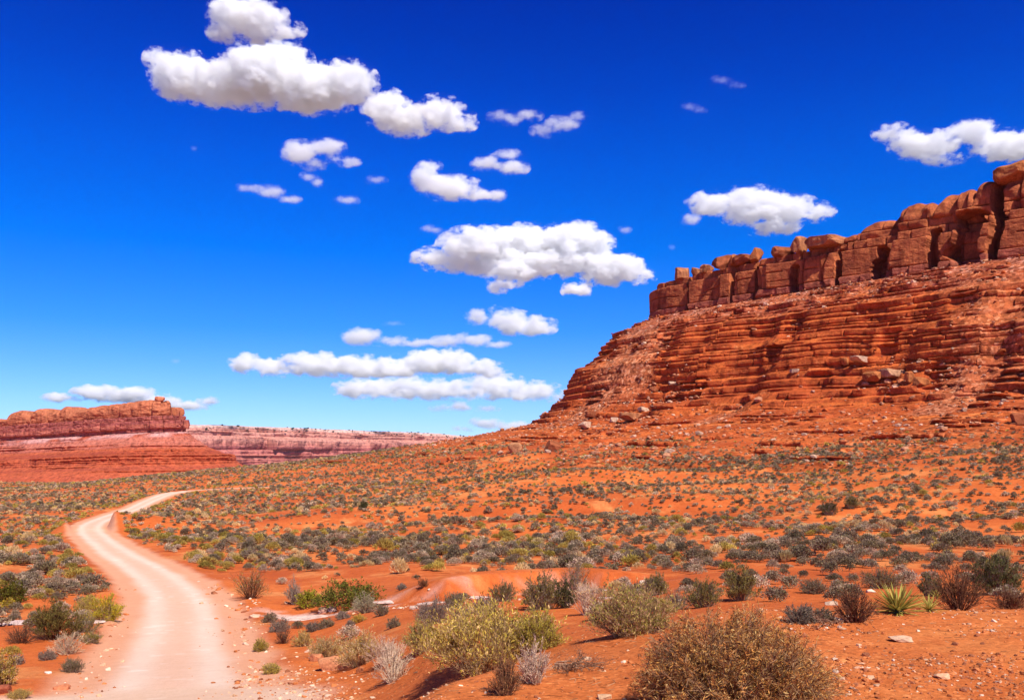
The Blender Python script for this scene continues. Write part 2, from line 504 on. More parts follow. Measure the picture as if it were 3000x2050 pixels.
HARD_SHADE = (0.40, 0.082, 0.026)
class Path:
    def __init__(self, pts, it=3, step=0.25, curv=30.0):
        P = smooth_path(pts, it)
        L = np.concatenate([[0], np.cumsum(np.hypot(*np.diff(P, axis=0).T))])
        s = np.linspace(0, L[-1], 6000)
        x = np.interp(s, L, P[:, 0]); y = np.interp(s, L, P[:, 1])
        k = np.ones(61) / 61
        pad = lambda a: np.concatenate([2 * a[0] - a[30:0:-1], a, 2 * a[-1] - a[-2:-32:-1]])
        x = np.convolve(pad(x), k, 'valid'); y = np.convolve(pad(y), k, 'valid')
        tx, ty = np.gradient(x, s), np.gradient(y, s)
        n = np.hypot(tx, ty); tx /= n; ty /= n
        ang = np.unwrap(np.arctan2(ty, tx))
        cu = np.abs(np.gradient(ang, s))
        w = 1 + curv * cu
        cum = np.concatenate([[0], np.cumsum(0.5 * (w[1:] + w[:-1]) * np.diff(s))])
        n_out = int(cum[-1] / step)
        self.s = np.interp(np.linspace(0, cum[-1], n_out), cum, s)
        self.full = (s, x, y, tx, ty)
        self.x = np.interp(self.s, s, x); self.y = np.interp(self.s, s, y)
        self.tx = np.interp(self.s, s, tx); self.ty = np.interp(self.s, s, ty)
        self.nx, self.ny = -self.ty, self.tx
        self.L = L[-1]
    def s_at(self, X, Y):
        s, x, y, _, _ = self.full
        return s[np.argmin((x - X) ** 2 + (y - Y) ** 2)]

def blocks(s, seed, lo, hi):
    rng = np.random.default_rng(seed)
    e = [float(np.min(s)) - hi]
    top = float(np.max(s)) + hi
    while e[-1] < top:
        e.append(e[-1] + rng.uniform(lo, hi) * (1.6 if rng.random() < 0.2 else 1.0))
    e = np.array(e)
    i = np.clip(np.searchsorted(e, s) - 1, 0, len(e) - 2)
    w = e[i + 1] - e[i]
    return i, (s - e[i]) / w, w, rng.uniform(-1, 1, len(e) + 1)

def cliff_offset(S, seed, lo, hi, amp, tilt, crack, cw):
    i, loc, w, r = blocks(S, seed, lo, hi)
    o = r[i] * amp + tilt * (loc - 0.5) * w
    edge = np.minimum(loc, 1 - loc) * w
    o = o - crack * np.exp(-(edge / cw) ** 2) - 0.25 * amp * np.abs(2 * loc - 1) ** 14
    return o, i, r

def bed_terraces(S, Z, Dfun, beds, seed, expo, notch, jit, lo, hi, fault=0.0):
    """rearranges a plain slope into vertical ledges and benches, bed by bed"""
    ib, lb, wb, rb = blocks(S, seed + 5, 5.0 * lo, 16.0 * lo)
    Zw = Z + fault * rb[ib] + 0.8 * fault * vnoise(S / (7.0 * lo), Z / (6.0 * lo), 0, seed + 9)     # joints shift and pinch the beds
    k = np.clip(np.searchsorted(beds, Zw) - 1, 0, len(beds) - 2)
    zb = beds[k]; h = beds[k + 1] - zb
    f = np.clip((Zw - zb) / h, 0, 1)
    e = np.clip(expo(S, zb), 0, 1)
    g = f * (1 - e) + sstep(0.68, 1.0, f) * e
    d = Dfun(np.minimum(zb + h * g - (Zw - Z), beds[-1]))
    o = np.zeros_like(Z)
    for b in np.unique(k):
        m = k == b
        sc_ = (0.5 + h[m][0] / 3) * np.random.default_rng(seed + int(b)).uniform(0.7, 2.2)
        ii, loc, w, r = blocks(S[m], seed + int(b) * 7, lo * sc_, hi * sc_)
        edge = np.minimum(loc, 1 - loc) * w
        o[m] = r[ii] * jit + 0.06 * (loc - 0.5) * w - (r[ii + 1] > 0.2) * jit * 1.6 * np.exp(-(edge / (0.2 * lo)) ** 2)
    d = d + o * e * (1 - sstep(0.7, 0.95, f))
    d = d - notch * e * np.exp(-(f * h / (0.18 * lo)) ** 2)
    return d, f, e, k

def mesa_surface(name, path, z_hi, z_lo, nz, dfun, colfun, mat, plateau, zt=None, noise=(0.5, 3.0), seed=0, dip=None, scree=None, zc=None):
    """rows run from the plateau over the rim and down to the foot; dfun(S,Z) gives the distance out from the path"""
    ns = len(path.s)
    zt = np.full(ns, z_hi) if zt is None else zt
    if zc is None:
        q = np.linspace(0, 1, nz)
        Z = zt[None, :] + (z_lo - zt)[None, :] * q[:, None]
    else:                                   # rows above zc follow the skyline, those below are level
        n1_ = int(nz * 0.3)
        q1 = np.linspace(1, 0, n1_, endpoint=False)
        Z = np.vstack([zc + (zt - zc)[None, :] * q1[:, None], np.repeat(np.linspace(zc, z_lo, nz - n1_)[:, None], ns, 1)])
    S = np.broadcast_to(path.s[None, :], Z.shape).copy()
    D, info = dfun(S, Z, zt)
    npl = 14
    back = np.linspace(plateau, 0, npl, endpoint=False)[:, None]
    Dp = D[0][None, :] - back
    Zp = np.broadcast_to(Z[0][None, :], Dp.shape) - 0.02 * back
    D = np.vstack([Dp, D]); Z = np.vstack([Zp, Z]); S = np.vstack([np.broadcast_to(path.s, Dp.shape), S])
    X = path.x + path.nx * D; Y = path.y + path.ny * D
    a, wl_ = noise
    D = D + a * fbm(X / wl_, Y / wl_, Z / (wl_ * 0.5), 5, seed + 5, 0.6)
    Zn = Z + 0.35 * a * fbm(X / wl_ + 9, Y / wl_, Z / wl_, 3, seed + 6)
    X = path.x + path.nx * D; Y = path.y + path.ny * D
    c = colfun(S, Z, X, Y, D)
    if info is not None:                    # varnished ledges, coloured darker for shade lines the sun leaves out; benches sand
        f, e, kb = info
        hard_shade = np.clip(e * 1.3, 0, 1) * (1 - sstep(0.62, 0.78, f)) * (Z[npl:] < (zc if zc is not None else 1e9))
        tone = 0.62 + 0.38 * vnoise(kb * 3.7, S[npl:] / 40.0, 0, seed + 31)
        hc = np.array(HARD_SHADE)[None, None, :] * (0.8 + 0.5 * tone[..., None])
        w_ = (0.52 * hard_shade)[..., None]
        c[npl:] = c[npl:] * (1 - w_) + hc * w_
    if dip is not None:
        Zn = Zn + dip(S)
    v = np.stack([X, Y, Zn], -1).reshape(-1, 3)
    me = mesh_np(name, v, grid_faces(*X.shape), c.reshape(-1, 3), False, [mat])
    if scree is not None:
        at = me.attributes.new("scree", 'FLOAT', 'POINT'); at.data.foreach_set("value", scree(S, Z, X, Y).astype(np.float32).ravel())
    o = link(name, me)
    tag(o, kind="structure")
    return o, (X, Y, Zn)

def lerp3(a, b, w):
    return np.asarray(a) * (1 - w[..., None]) + np.asarray(b) * w[..., None]

# ---- the near mesa
mp = Path(MESA_PATH, 3, 0.2, 45.0)
def s_of_px(px):
    u = (px - 1500.0) / F
    s, x, y, _, _ = mp.full
    k = np.argmin(np.abs(x / y - u) + (s > SB + 5) * 9)
    return s[k]
SB = mp.s_at(56, 367)
ZCB, ZCT = 58.0, 72.0
PROF_Z = np.array([-14, -8, -1.2, 2.6, 6.6, 10.6, 14, 20, 25.2, 34.6, 36, 40.2, 45, 47, 50, 58.0])
PROF_D = np.array([150, 146, 135, 108, 82, 62, 48.5, 41, 35.5, 33.0, 30.5, 25.0, 22.2, 20.5, 17.0, 0.8])
rngm = np.random.default_rng(5)
_b = [-14.0]
while _b[-1] < 57.0:
    _b.append(_b[-1] + (rngm.uniform(0.7, 1.7) if _b[-1] < 13 else rngm.uniform(0.5, 3.2)))
BEDS = np.array(_b[:-1] + [58.0])

def cone_of(S, Z):
    """talus cones that bury the beds"""
    return np.clip(vnoise(S / 13.0, Z / 34.0, 0, 91) * 1.8 - 0.3, 0, 1)

def mesa_expo(S, zb):
    n = vnoise(S / 21.0, zb * 0.61, 0, 71) + 0.9 * vnoise(S / 5.0, zb * 1.3, 0, 72)
    ledge = np.exp(-((zb - 30) / 6.5) ** 2) + np.exp(-((zb - 42.5) / 4.0) ** 2) + 0.55 * np.exp(-((zb - 19) / 4.0) ** 2)
    low = 0.25 * sstep(9, 16, zb) + 0.40 * sstep(-2, 4, zb)
    return n * 0.95 + ledge * 0.70 + low - 0.10 - cone_of(S, zb) * 1.1

DOMES = [(2440, 2500, 75.5), (2490, 2590, 79.5), (2580, 2715, 82.0), (2708, 2845, 82.5), (2835, 2925, 83.5), (2905, 3080, 84.5), (3075, 3250, 84.0), (3240, 3500, 85.0)]
def mesa_top(s):
    zt = 72.6 + 1.0 * vnoise(s / 7.0, 1.5, 0, 15) + 0.4 * vnoise(s / 2.0, 3.5, 0, 16)
    up = np.zeros_like(s)
    for a, b, h in DOMES:
        sa, sb = sorted((s_of_px(a), s_of_px(b)))
        x = np.clip((s - sa) / (sb - sa) * 2 - 1, -1, 1)
        dome = 73.0 + (h - 73.0) * (1 - np.abs(x) ** 5) ** 0.5 + 0.5 * vnoise(s / 2.5, 8.0, 0, 18)
        zt = np.where((s > sa) & (s < sb), np.maximum(zt, dome), zt)
    return zt

ALCOVES = [(2008, 2022, 74, 3.5), (2136, 2150, 74, 3.0), (2204, 2211, 74, 2.5), (2318, 2340, 68, 4.0), (2442, 2462, 71, 4.5), (2548, 2590, 69, 6.0), (2704, 2740, 72, 6.0), (2776, 2862, 75.0, 8.0), (2890, 2928, 84.0, 8.0), (3060, 3110, 80, 7.0), (3200, 3250, 76, 7.0)]
def mesa_d_of(S, Z, zt):
    Zc = np.clip(Z, ZCB, None)
    # --- caprock
    s_tip = np.clip(1 - (S - 0) / SB, 0, 1)                                # 1 at the near end, 0 at the nose
    big, bi, br = cliff_offset(S + 2.2 * vnoise(S / 30, Zc / 9.0, 0, 303), 301, 8, 28, 1.9, 0.17, 1.6, 0.5)
    o = big * (0.35 + 1.3 * s_tip)
    for z0, z1, sd, lo, hi, amp, back in ((58.0, 60.7, 311, 5, 12, 0.5, 0.9), (60.7, 69.6, 321, 4.0, 15, 0.8, 0.0), (69.6, 72.6, 341, 1.6, 6.5, 0.8, -2.2), (72.6, 75.6, 361, 3, 9, 0.9, -4.4), (75.6, 99.0, 351, 6, 15, 1.1, -5.2)):
        zl = z0 + 0.25 * vnoise(S / 9.0, z0, 0, 44); zh = z1 + 0.25 * vnoise(S / 9.0, z1, 0, 44)
        m = (Zc >= zl) & (Zc < zh)
        bo, _, _ = cliff_offset(S, sd, lo, hi, amp, 0.10, 0.6, 0.2)
        bo = bo + back - 1.1 * np.exp(-((Zc - zl) / 0.30) ** 2) - 0.25 * np.exp(-((Zc - zh) / 0.25) ** 2)
        if z0 > 71:
            q = np.clip((Zc - 72) / np.maximum(zt[None, :] - 72, 0.3), 0, 1)
            bo = bo - 3.6 * (1 - np.sqrt(np.clip(1 - q ** 5.0, 0, 1))) + 0.9 * np.sin(np.clip(q, 0, 1) * 3.1) + 0.8 * vnoise(S / 3.0, Zc / 2.2, 0, 77)
            thin = 1 - sstep(0.6, 2.5, zt - 72)[None, :]
            bo = bo * (1 - thin) + (-1.5 - 5.0 * q) * thin
        o = np.where(m, o + bo, o)
    o = o - 0.6 * np.exp(-((Zc - 65.4 - 1.2 * vnoise(S / 12.0, 0.0, 0, 305)) / 0.25) ** 2) * sstep(0.0, 0.25, vnoise(S / 7.0, 0.0, 0, 306))
    o = o - 0.45 * np.exp(-((Zc - 63.0) / 0.18) ** 2) * sstep(0.1, 0.3, vnoise(S / 5.0, 0.0, 0, 307))
    d_cap = o + 0.16 * fbm(S / 2.0, Zc / 2.4, 0, 3, 19)
    # alcoves: deep recesses under arched brows
    for a_, b_, top, dep in ALCOVES:
        sa, sb = sorted((s_of_px(a_), s_of_px(b_)))
        x = (S - 0.5 * (sa + sb)) / (0.5 * (sb - sa)) + 0.55 * vnoise(S / 30.0, Zc / 3.5, a_ / 50.0, 98) + 0.2 * vnoise(S / 2.0, Zc / 1.2, a_ / 50.0, 96)
        arch = top - 0.9 * np.clip(np.abs(x), 0, 1.2) ** 3
        d_cap = d_cap - dep * (1 - sstep(0.88, 1.06, np.abs(x))) * (1 - sstep(arch - 0.5, arch + 0.3, Zc + 0.5 * vnoise(S / 1.5, 3.0, 0, 97)))
    # --- slope below
    dt, f, e, k = bed_terraces(S, np.minimum(Z, ZCB), lambda z: np.interp(z, PROF_Z, PROF_D), BEDS, 500, mesa_expo, 0.6, 0.5, 2.0, 9.0, 0.65)
    gul = 3.2 * vnoise(S / 17.0, Z / 60.0, 0, 61) + 1.6 * vnoise(S / 6.5, Z / 22.0, 0, 62)
    rec = sstep(0.12, 0.5, vnoise(S / 9.0, Z / 11.0, 0.7, 64)) * np.clip(mesa_expo(S, Z), 0, 1)
    dt = dt + gul * sstep(58, 40, Z) * (1 + 1.2 * sstep(14, 4, Z)) - 3.2 * rec * sstep(54, 48, Z) * sstep(10, 16, Z)
    D = np.where(Z >= ZCB, d_cap, dt)
    return D, (f, e, k)

def mesa_col(S, Z, X, Y, D):
    n = fbm(X / 6, Y / 6, Z / 2.0, 4, 131)
    bed = vnoise(np.zeros_like(Z), Z / 0.9 + 0.4 * vnoise(S / 30, 0, 0, 3), 0, 133)
    slope = lerp3((0.62, 0.140, 0.032), (0.46, 0.086, 0.022), np.clip(0.5 + 0.8 * bed + 0.5 * n, 0, 1))
    cap = lerp3((0.53, 0.155, 0.055), (0.29, 0.072, 0.032), np.clip(0.5 + 0.9 * fbm(S / 4, Z / 5, 0, 4, 141), 0, 1))
    plinth = np.array((0.36, 0.10, 0.07))
    c = np.where((Z > ZCB)[..., None], cap, slope)
    c = np.where(((Z > 58) & (Z < 60.7))[..., None], c * 0.4 + plinth * 0.6, c)
    deb = sstep(44, 54, Z) * (Z < 58) * np.clip(0.6 + n, 0, 1)               # pinkish scree under the cap
    c = lerp3(c, (0.46, 0.15, 0.085), deb * 0.75)
    chute = cone_of(S, Z) * (Z < 50) * (Z > 10)
    c = lerp3(c, (0.55, 0.19, 0.09), chute * 0.5)
    sand = sstep(7, -1, Z + 3 * n)
    c = lerp3(c, (0.52, 0.115, 0.03), sand * 0.8)
    return c

def mesa_scree(S, Z, X, Y):
    n = fbm(X / 7, Y / 7, Z / 4.0, 4, 171)
    m = sstep(45, 53, Z + 4 * n) * (Z < 58) + cone_of(S, Z) * (Z < 50) * (Z > 9) + 0.55 * sstep(0.0, 0.4, n) * (Z < 58) + 0.5 * sstep(16, 10, Z)
    return np.clip(m, 0, 1) * 0.85
zt_m = mesa_top(mp.s)
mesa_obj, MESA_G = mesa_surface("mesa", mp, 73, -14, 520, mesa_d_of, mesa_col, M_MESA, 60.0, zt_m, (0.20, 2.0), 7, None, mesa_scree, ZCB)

# ---- the butte across the road
bp_ = Path([(-345, 800), (-272, 690), (-238, 640), (-224, 612), (-228, 594), (-250, 593), (-306, 620), (-566, 752), (-905, 922)], 3, 0.6, 40.0)
BS = bp_.s_at(-228, 598)
BP_Z = np.array([-30, -18, -10, -4, 1.6, 2.4, 7, 14, 17.2])
BP_D = np.array([72, 62, 46, 34.0, 31.5, 25.5, 13.5, 5.0, 1.0])
_b = [-30.0]
while _b[-1] < 16.5:
    _b.append(_b[-1] + rngm.uniform(0.9, 2.4))
BBEDS = np.array(_b[:-1] + [17.2])
def butte_top(s):
    u_ = np.interp(s, bp_.full[0], bp_.full[1] / bp_.full[2]) * F + 1500
    x = np.where(s < BS, 600 + (BS - s), u_)          # photo column of the front face; the back lies beyond
    zt = 39.2 - 2.6 * sstep(400, 215, x) + 0.7 * vnoise(s / 9.0, 2.2, 0, 205) + 0.3 * vnoise(s / 2.5, 2.2, 0, 208)
    kn = np.zeros_like(s)
    for a, b, hk in ((152, 178, 5.6), (120, 154, 2.6), (86, 124, 5.2), (14, 66, 4.8)):
        q = np.clip((x - a) / (b - a) * 2 - 1, -1, 1)
        kn = np.maximum(kn, (1 - q ** 4) ** 0.5 * hk)
    zt = np.where(x < 200, 34.2 + kn + 0.3 * vnoise(s / 3.0, 4.2, 0, 206), zt)
    zt = np.where(x < 12, 34.4 + 1.0 * vnoise(s / 8.0, 4.2, 0, 209), zt)
    zt = np.where((x > 470) & (x < 492), 37.6, zt)
    zt = np.where(x > 528, 29.0, zt)
    zt = np.where(s < BS - 8, 34.0, zt)
    return zt
def butte_d_of(S, Z, zt):
    Zc = np.clip(Z, 17.2, None)
    o, _, _ = cliff_offset(S, 401, 14, 40, 1.2, 0.10, 0.9, 0.8)
    for z0, z1, sd, lo, hi, amp, back in ((17.2, 19.5, 411, 8, 20, 0.5, -0.8), (19.5, 25.5, 421, 8, 22, 0.6, 1.0), (25.5, 28.5, 431, 6, 14, 0.5, -1.2), (28.5, 60, 441, 14, 34, 0.9, -3.0)):
        zl = z0 + 0.3 * vnoise(S / 15.0, z0, 0, 44); zh = z1 + 0.3 * vnoise(S / 15.0, z1, 0, 44)
        m = (Zc >= zl) & (Zc < zh)
        bo, _, _ = cliff_offset(S, sd, lo, hi, amp, 0.06, 0.7, 0.4)
        bo = bo + back - 0.9 * np.exp(-((Zc - zl) / 0.3) ** 2)
        if z0 > 28:
            q = np.clip((Zc - 28.5) / np.maximum(zt[None, :] - 28.5, 0.3), 0, 1)
            bo = bo - 3.0 * (1 - np.sqrt(np.clip(1 - q ** 6.0, 0, 1))) + 1.0 * np.sin(q * 3.1)
        o = np.where(m, o + bo, o)
    o = o + 0.5 * fbm(S / 5.0, Zc / 2.0, 0, 3, 19)
    cone_b = lambda s, zb: np.clip(vnoise(s / 24.0, zb / 20.0, 0, 275) * 1.7 - 0.2, 0, 1)
    ex = lambda s, zb: 0.25 + 0.9 * vnoise(s / 35.0, zb * 0.7, 0, 271) - 0.9 * cone_b(s, zb) + 0.8 * np.exp(-((zb + 1.5) / 3.0) ** 2) + 0.4 * np.exp(-((zb - 8) / 2.0) ** 2) - 0.5 * sstep(-8, -14, zb)
    dt, f, e, k = bed_terraces(S, np.minimum(Z, 17.2), lambda z: np.interp(z, BP_Z, BP_D), BBEDS, 600, ex, 0.8, 0.8, 4.0, 14.0, 0.5)
    dt = dt + (3.0 * vnoise(S / 34.0, Z / 60.0, 0, 261) + 2.2 * vnoise(S / 12.0, Z / 40.0, 0, 262)) * sstep(17, 8, Z)
    return np.where(Z >= 17.2, o, dt), (f, e, k)
def butte_col(S, Z, X, Y, D):
    n = fbm(X / 14, Y / 14, Z / 3.0, 4, 231)
    bed = vnoise(np.zeros_like(Z), Z / 0.9, 0, 233)
    c = lerp3((0.48, 0.105, 0.045), (0.36, 0.068, 0.038), np.clip(0.5 + 0.9 * bed + 0.5 * n, 0, 1))
    cap = lerp3((0.50, 0.15, 0.095), (0.36, 0.095, 0.075), np.clip(0.5 + 0.7 * bed + 0.7 * n, 0, 1))
    c = np.where((Z > 17.2)[..., None], cap, c)
    c = lerp3(c, (0.52, 0.17, 0.075), sstep(28.2, 29, Z) * 0.85)
    wband = sstep(12.0, 15.5, Z + 1.5 * n) * (Z < 17.6)
    c = lerp3(c, (0.70, 0.38, 0.33), wband * 0.75 * sstep(-0.35, 0.2, n + 0.1))
    c = lerp3(c, (0.56, 0.19, 0.13), sstep(5, 10, Z) * (1 - wband) * (Z < 17.2) * 0.8)
    c = lerp3(c, (0.52, 0.11, 0.05), sstep(-5, -12, Z) * 0.8)
    return c
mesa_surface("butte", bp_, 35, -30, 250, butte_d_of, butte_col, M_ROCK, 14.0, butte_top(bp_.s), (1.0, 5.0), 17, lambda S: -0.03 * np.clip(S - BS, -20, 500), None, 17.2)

# ---- the distant rim
def far_cliff(name, pts, z_top, z_lo, seed, step):
    p = Path(pts, 2, step, 200.0)
    H = z_top - z_lo
    beds = z_lo + H * np.sort(np.concatenate([[0, 1], np.random.default_rng(seed).uniform(0.02, 0.98, 16)]))
    fz = z_lo + H * np.array([0, 0.12, 0.2, 0.42, 0.44, 0.62, 0.64, 0.78, 0.80, 0.9, 1.0])
    fd = np.array([150, 105, 80, 72, 55, 44, 34, 26, 16, 8, -30.0])
    def d_of(S, Z, zt):
        ex = lambda s, zb: 0.75 + 0.5 * vnoise(s / 160.0, zb * 0.1, 0, seed)
        dt, f, e, k = bed_terraces(S, Z, lambda z: np.interp(z, fz, fd), beds, seed, ex, 5.0, 7.0, 22.0, 70.0)
        return dt + 40 * fbm(S / 220, 0.3, 0, 3, seed + 2) + 15 * vnoise(S / 45, Z / 60, 0, seed + 3) + 6 * vnoise(S / 14, Z / 30, 0, seed + 4), None
    def c_of(S, Z, X, Y, D):
        q = (Z - z_lo) / H
        bed = vnoise(np.zeros_like(Z), Z / 4.0 + 0.5 * vnoise(S / 200, 0, 0, 4), 0, seed + 8)
        c = lerp3((0.56, 0.20, 0.14), (0.40, 0.115, 0.10), np.clip(0.5 + 0.9 * bed, 0, 1))
        c = lerp3(c, (0.58, 0.27, 0.20), sstep(0.62, 0.75, q) * 0.7)
        c = lerp3(c, (0.50, 0.16, 0.14), sstep(0.35, 0.1, q) * 0.6)
        c = lerp3(c, (0.74, 0.56, 0.46), sstep(0.93, 0.97, q + 0.03 * bed) * 0.55)
        return c
    return p, mesa_surface(name, p, z_top, z_lo, 150, d_of, c_of, M_FAR, 500.0, None, (5.0, 40.0), seed)
far_p, (far_o, FAR_G) = far_cliff("cliffs", [(-120, 4300), (-260, 3600), (-345, 3380), (-640, 2980), (-924, 2520), (-1500, 2300), (-2300, 2200)], 97.0, -60.0, 801, 3.0)
far_cliff("ridge", [(900, 5600), (0, 5150), (-700, 5050), (-1400, 5300)], 112.0, -70.0, 851, 6.0)
#@@REST
# ------------------------------------------------------------------ rocks
_ico = {}
def ico(n):
    if n not in _ico:
        bm = bmesh.new(); bmesh.ops.create_icosphere(bm, subdivisions=n, radius=1.0)
        _ico[n] = (np.array([v.co[:] for v in bm.verts]), np.array([[v.index for v in f.verts] for f in bm.faces]))
        bm.free()
    return _ico[n]

def rock_np(seed, sub=3, size=(1, 1, 1), planes=9, rough=0.06, box=0.5):
    """a faceted stone: a sphere cut by random planes; sits on z = 0"""
    r = np.random.default_rng(seed)
    v, f = ico(sub)
    v = v * 1.35
    nrm = r.normal(size=(planes, 3)); nrm /= np.linalg.norm(nrm, axis=1)[:, None]
    nrm = np.vstack([nrm, np.eye(3), -np.eye(3)])
    dist = np.concatenate([r.uniform(0.7, 1.1, planes), r.uniform(0.75, 0.95, 6) + (1 - box) * 0.4])
    for n, d in zip(nrm, dist):
        q = v @ n - d
        v = v - np.clip(q, 0, None)[:, None] * n
    v = v * (1 + rough * fbm(v[:, 0] * 2, v[:, 1] * 2, v[:, 2] * 2, 3, seed % 900)[:, None])
    v = v * np.array(size) * 0.5
    v[:, 2] -= v[:, 2].min()
    return v, f

def rotz(v, a):
    c, s_ = math.cos(a), math.sin(a)
    return np.stack([v[:, 0] * c - v[:, 1] * s_, v[:, 0] * s_ + v[:, 1] * c, v[:, 2]], 1)

def rot_any(v, ax, ay):
    c, s_ = math.cos(ax), math.sin(ax)
    v = np.stack([v[:, 0], v[:, 1] * c - v[:, 2] * s_, v[:, 1] * s_ + v[:, 2] * c], 1)
    c, s_ = math.cos(ay), math.sin(ay)
    return np.stack([v[:, 0] * c + v[:, 2] * s_, v[:, 1], -v[:, 0] * s_ + v[:, 2] * c], 1)

def col_of(n, base, seed, spread=0.15):
    r = np.random.default_rng(seed)
    c = np.array(base)[None, :] * (1 + spread * r.uniform(-1, 1, (n, 1)))
    return np.clip(c, 0.005, 0.95)

def boulder(name, label, cat, loc, size, seed, color, rz=0.0, tilt=(0, 0), mat=None, sub=4, planes=9, group=None, rough=0.05, box=0.5, sink=0.12):
    v, f = rock_np(seed, sub, size, planes, rough, box)
    v = rotz(rot_any(v, *tilt), rz)
    v[:, 2] -= v[:, 2].min() + sink * size[2]
    me = mesh_np(name, v, f, np.repeat(np.array(color)[None], len(v), 0) * (1 + 0.12 * fbm(v[:, 0] / size[0] * 4, v[:, 1] / size[1] * 4, v[:, 2] / size[2] * 4, 3, seed % 777)[:, None]), False, [mat or M_BOULDER])
    o = link(name, me, loc)
    tag(o, label, cat, group)
    return o

def merge_rocks(name, P, sizes, seed, colors, mat, flat=0.6, sub=1, nvar=24):
    """many small stones in one mesh (nobody could count them)"""
    r = np.random.default_rng(seed)
    protos = [rock_np(seed * 31 + i, sub, (1, r.uniform(0.6, 1), r.uniform(0.6, 1.1) * flat), 5, 0.1, 0.7) for i in range(nvar)]
    V, Fc, C = [], [], []; off = 0
    pi = r.integers(0, nvar, len(P)); an = r.uniform(0, 6.28, len(P)); tx = r.normal(0, 0.3, (len(P), 2))
    for k in range(len(P)):
        v, f = protos[pi[k]]
        q = rotz(rot_any(v * sizes[k], *tx[k]), an[k]) + P[k]
        q[:, 2] -= 0.15 * sizes[k]
        V.append(q); Fc.append(f + off); off += len(q)
        C.append(np.repeat(colors[k][None], len(q), 0))
    me = mesh_np(name, np.vstack(V), np.vstack(Fc), np.vstack(C), False, [mat])
    o = link(name, me)
    tag(o, kind="stuff")
    return o

def mesa_point(px, py):
    """the mesa surface point seen at a photo pixel (its nearest vertex)"""
    X, Y, Z = MESA_G
    with np.errstate(divide='ignore', invalid='ignore'):
        qx = 1500 + F * X / Y; qy = HOR - F * Z / Y
    e = np.hypot(qx - px, qy - py) + (Y < 50) * 1e6
    k = np.unravel_index(np.argmin(e + Y * 0.01), e.shape)
    return np.array([X[k], Y[k], Z[k]])

from mathutils import kdtree
_X, _Y, _Z = MESA_G
_sel = np.nonzero((_Z < 19).ravel() & (_X > -160).ravel())[0]
_kd = kdtree.KDTree(len(_sel))
for _i, _j in enumerate(_sel):
    _kd.insert((_X.flat[_j], _Y.flat[_j], 0.0), _i)
_kd.balance()
def surface(X, Y):
    """height of whatever shows: the ground, or the mesa's foot where it lies above it"""
    X = np.atleast_1d(np.asarray(X, float)); Y = np.atleast_1d(np.asarray(Y, float))
    z = ground(X, Y); dm = mesa_d(X, Y)
    for i in np.nonzero((dm < 150) & (dm > 30))[0]:
        _, j, dd = _kd.find((X[i], Y[i], 0.0))
        if dd < 2.5:
            z[i] = max(z[i], _Z.flat[_sel[j]])
    return z

rng = np.random.default_rng(2024)

# scree on the mesa: under the cap and down the chutes
def build_rubble():
    X, Y, Z = MESA_G
    nr, nc = X.shape
    S = np.broadcast_to(mp.s, X.shape)
    chute = cone_of(S, Z)
    # hand-placed debris fans seen below the nose and at the two pale slabs
    wgt = 0.9 * sstep(47, 53, Z) * (Z < 58.5) + 1.0 * chute * (Z < 50) * (Z > 13) + 0.12 * (Z < 58) + 0.5 * sstep(22, 14, Z)
    with np.errstate(divide='ignore', invalid='ignore'):
        qx = 1500 + F * X / Y; qy = HOR - F * Z / Y
    for cx, cy, ex, ey, w in ((1950, 1110, 110, 45, 2.5), (1880, 1180, 130, 35, 2.5), (1760, 1225, 130, 30, 1.8), (2640, 1095, 120, 50, 3.0), (2760, 1080, 120, 40, 1.8), (2450, 860, 200, 40, 1.0), (2560, 1130, 60, 20, 2.0)):
        wgt = wgt + w * np.exp(-((qx - cx) / ex) ** 2 - ((qy - cy) / ey) ** 2) * (Z < 58)
    area = np.ones_like(X)
    area[1:-1, 1:-1] = np.hypot(np.hypot(X[1:-1, 2:] - X[1:-1, :-2], Y[1:-1, 2:] - Y[1:-1, :-2]), 0) * np.hypot(np.hypot(X[2:, 1:-1] - X[:-2, 1:-1], Y[2:, 1:-1] - Y[:-2, 1:-1]), 0.1)
    wgt = wgt * np.clip(area, 0, 3) * (Z < 59) * (qx > 1200) * (qx < 3200)
    p = wgt.ravel() / wgt.sum()
    n = 17000
    k = rng.choice(len(p), n, p=p)
    P = np.stack([X.ravel()[k], Y.ravel()[k], Z.ravel()[k]], 1)
    P[:, :2] += rng.normal(0, 0.3, (n, 2))
    sz = np.clip(rng.lognormal(-0.5, 0.55, n), 0.25, 2.6)
    base = np.array([[0.58, 0.25, 0.13], [0.48, 0.15, 0.06], [0.66, 0.40, 0.26], [0.52, 0.12, 0.03]])
    cc = base[rng.choice(4, n, p=[0.35, 0.25, 0.17, 0.23])] * rng.uniform(0.75, 1.15, (n, 1))
    merge_rocks("rubble", P, sz, 3, cc, M_ROCK)
    # stones on the fan below
    m = 5000
    px = rng.uniform(1050, 3150, m); py = rng.uniform(1235, 1420, m) - (px - 1050) / 2000 * 40
    u = (px - 1500) / F
    Yg = np.exp(rng.uniform(math.log(90), math.log(420), m)); Xg = u * Yg
    dm = mesa_d(Xg, Yg)
    keep = (dm > 50) & (dm < 135) & (rng.random(m) < 0.25 + sstep(120, 80, dm)) & (fbm(Xg / 12, Yg / 12, 0, 3, 555) > -0.15)
    Xg, Yg = Xg[keep], Yg[keep]
    P = np.stack([Xg, Yg, surface(Xg, Yg)], 1)
    n = len(P)
    cc = base[rng.choice(4, n, p=[0.3, 0.3, 0.15, 0.25])] * rng.uniform(0.75, 1.15, (n, 1))
    merge_rocks("rubble", P, np.clip(rng.lognormal(-0.8, 0.5, n), 0.2, 1.6), 4, cc, M_ROCK)
build_rubble()

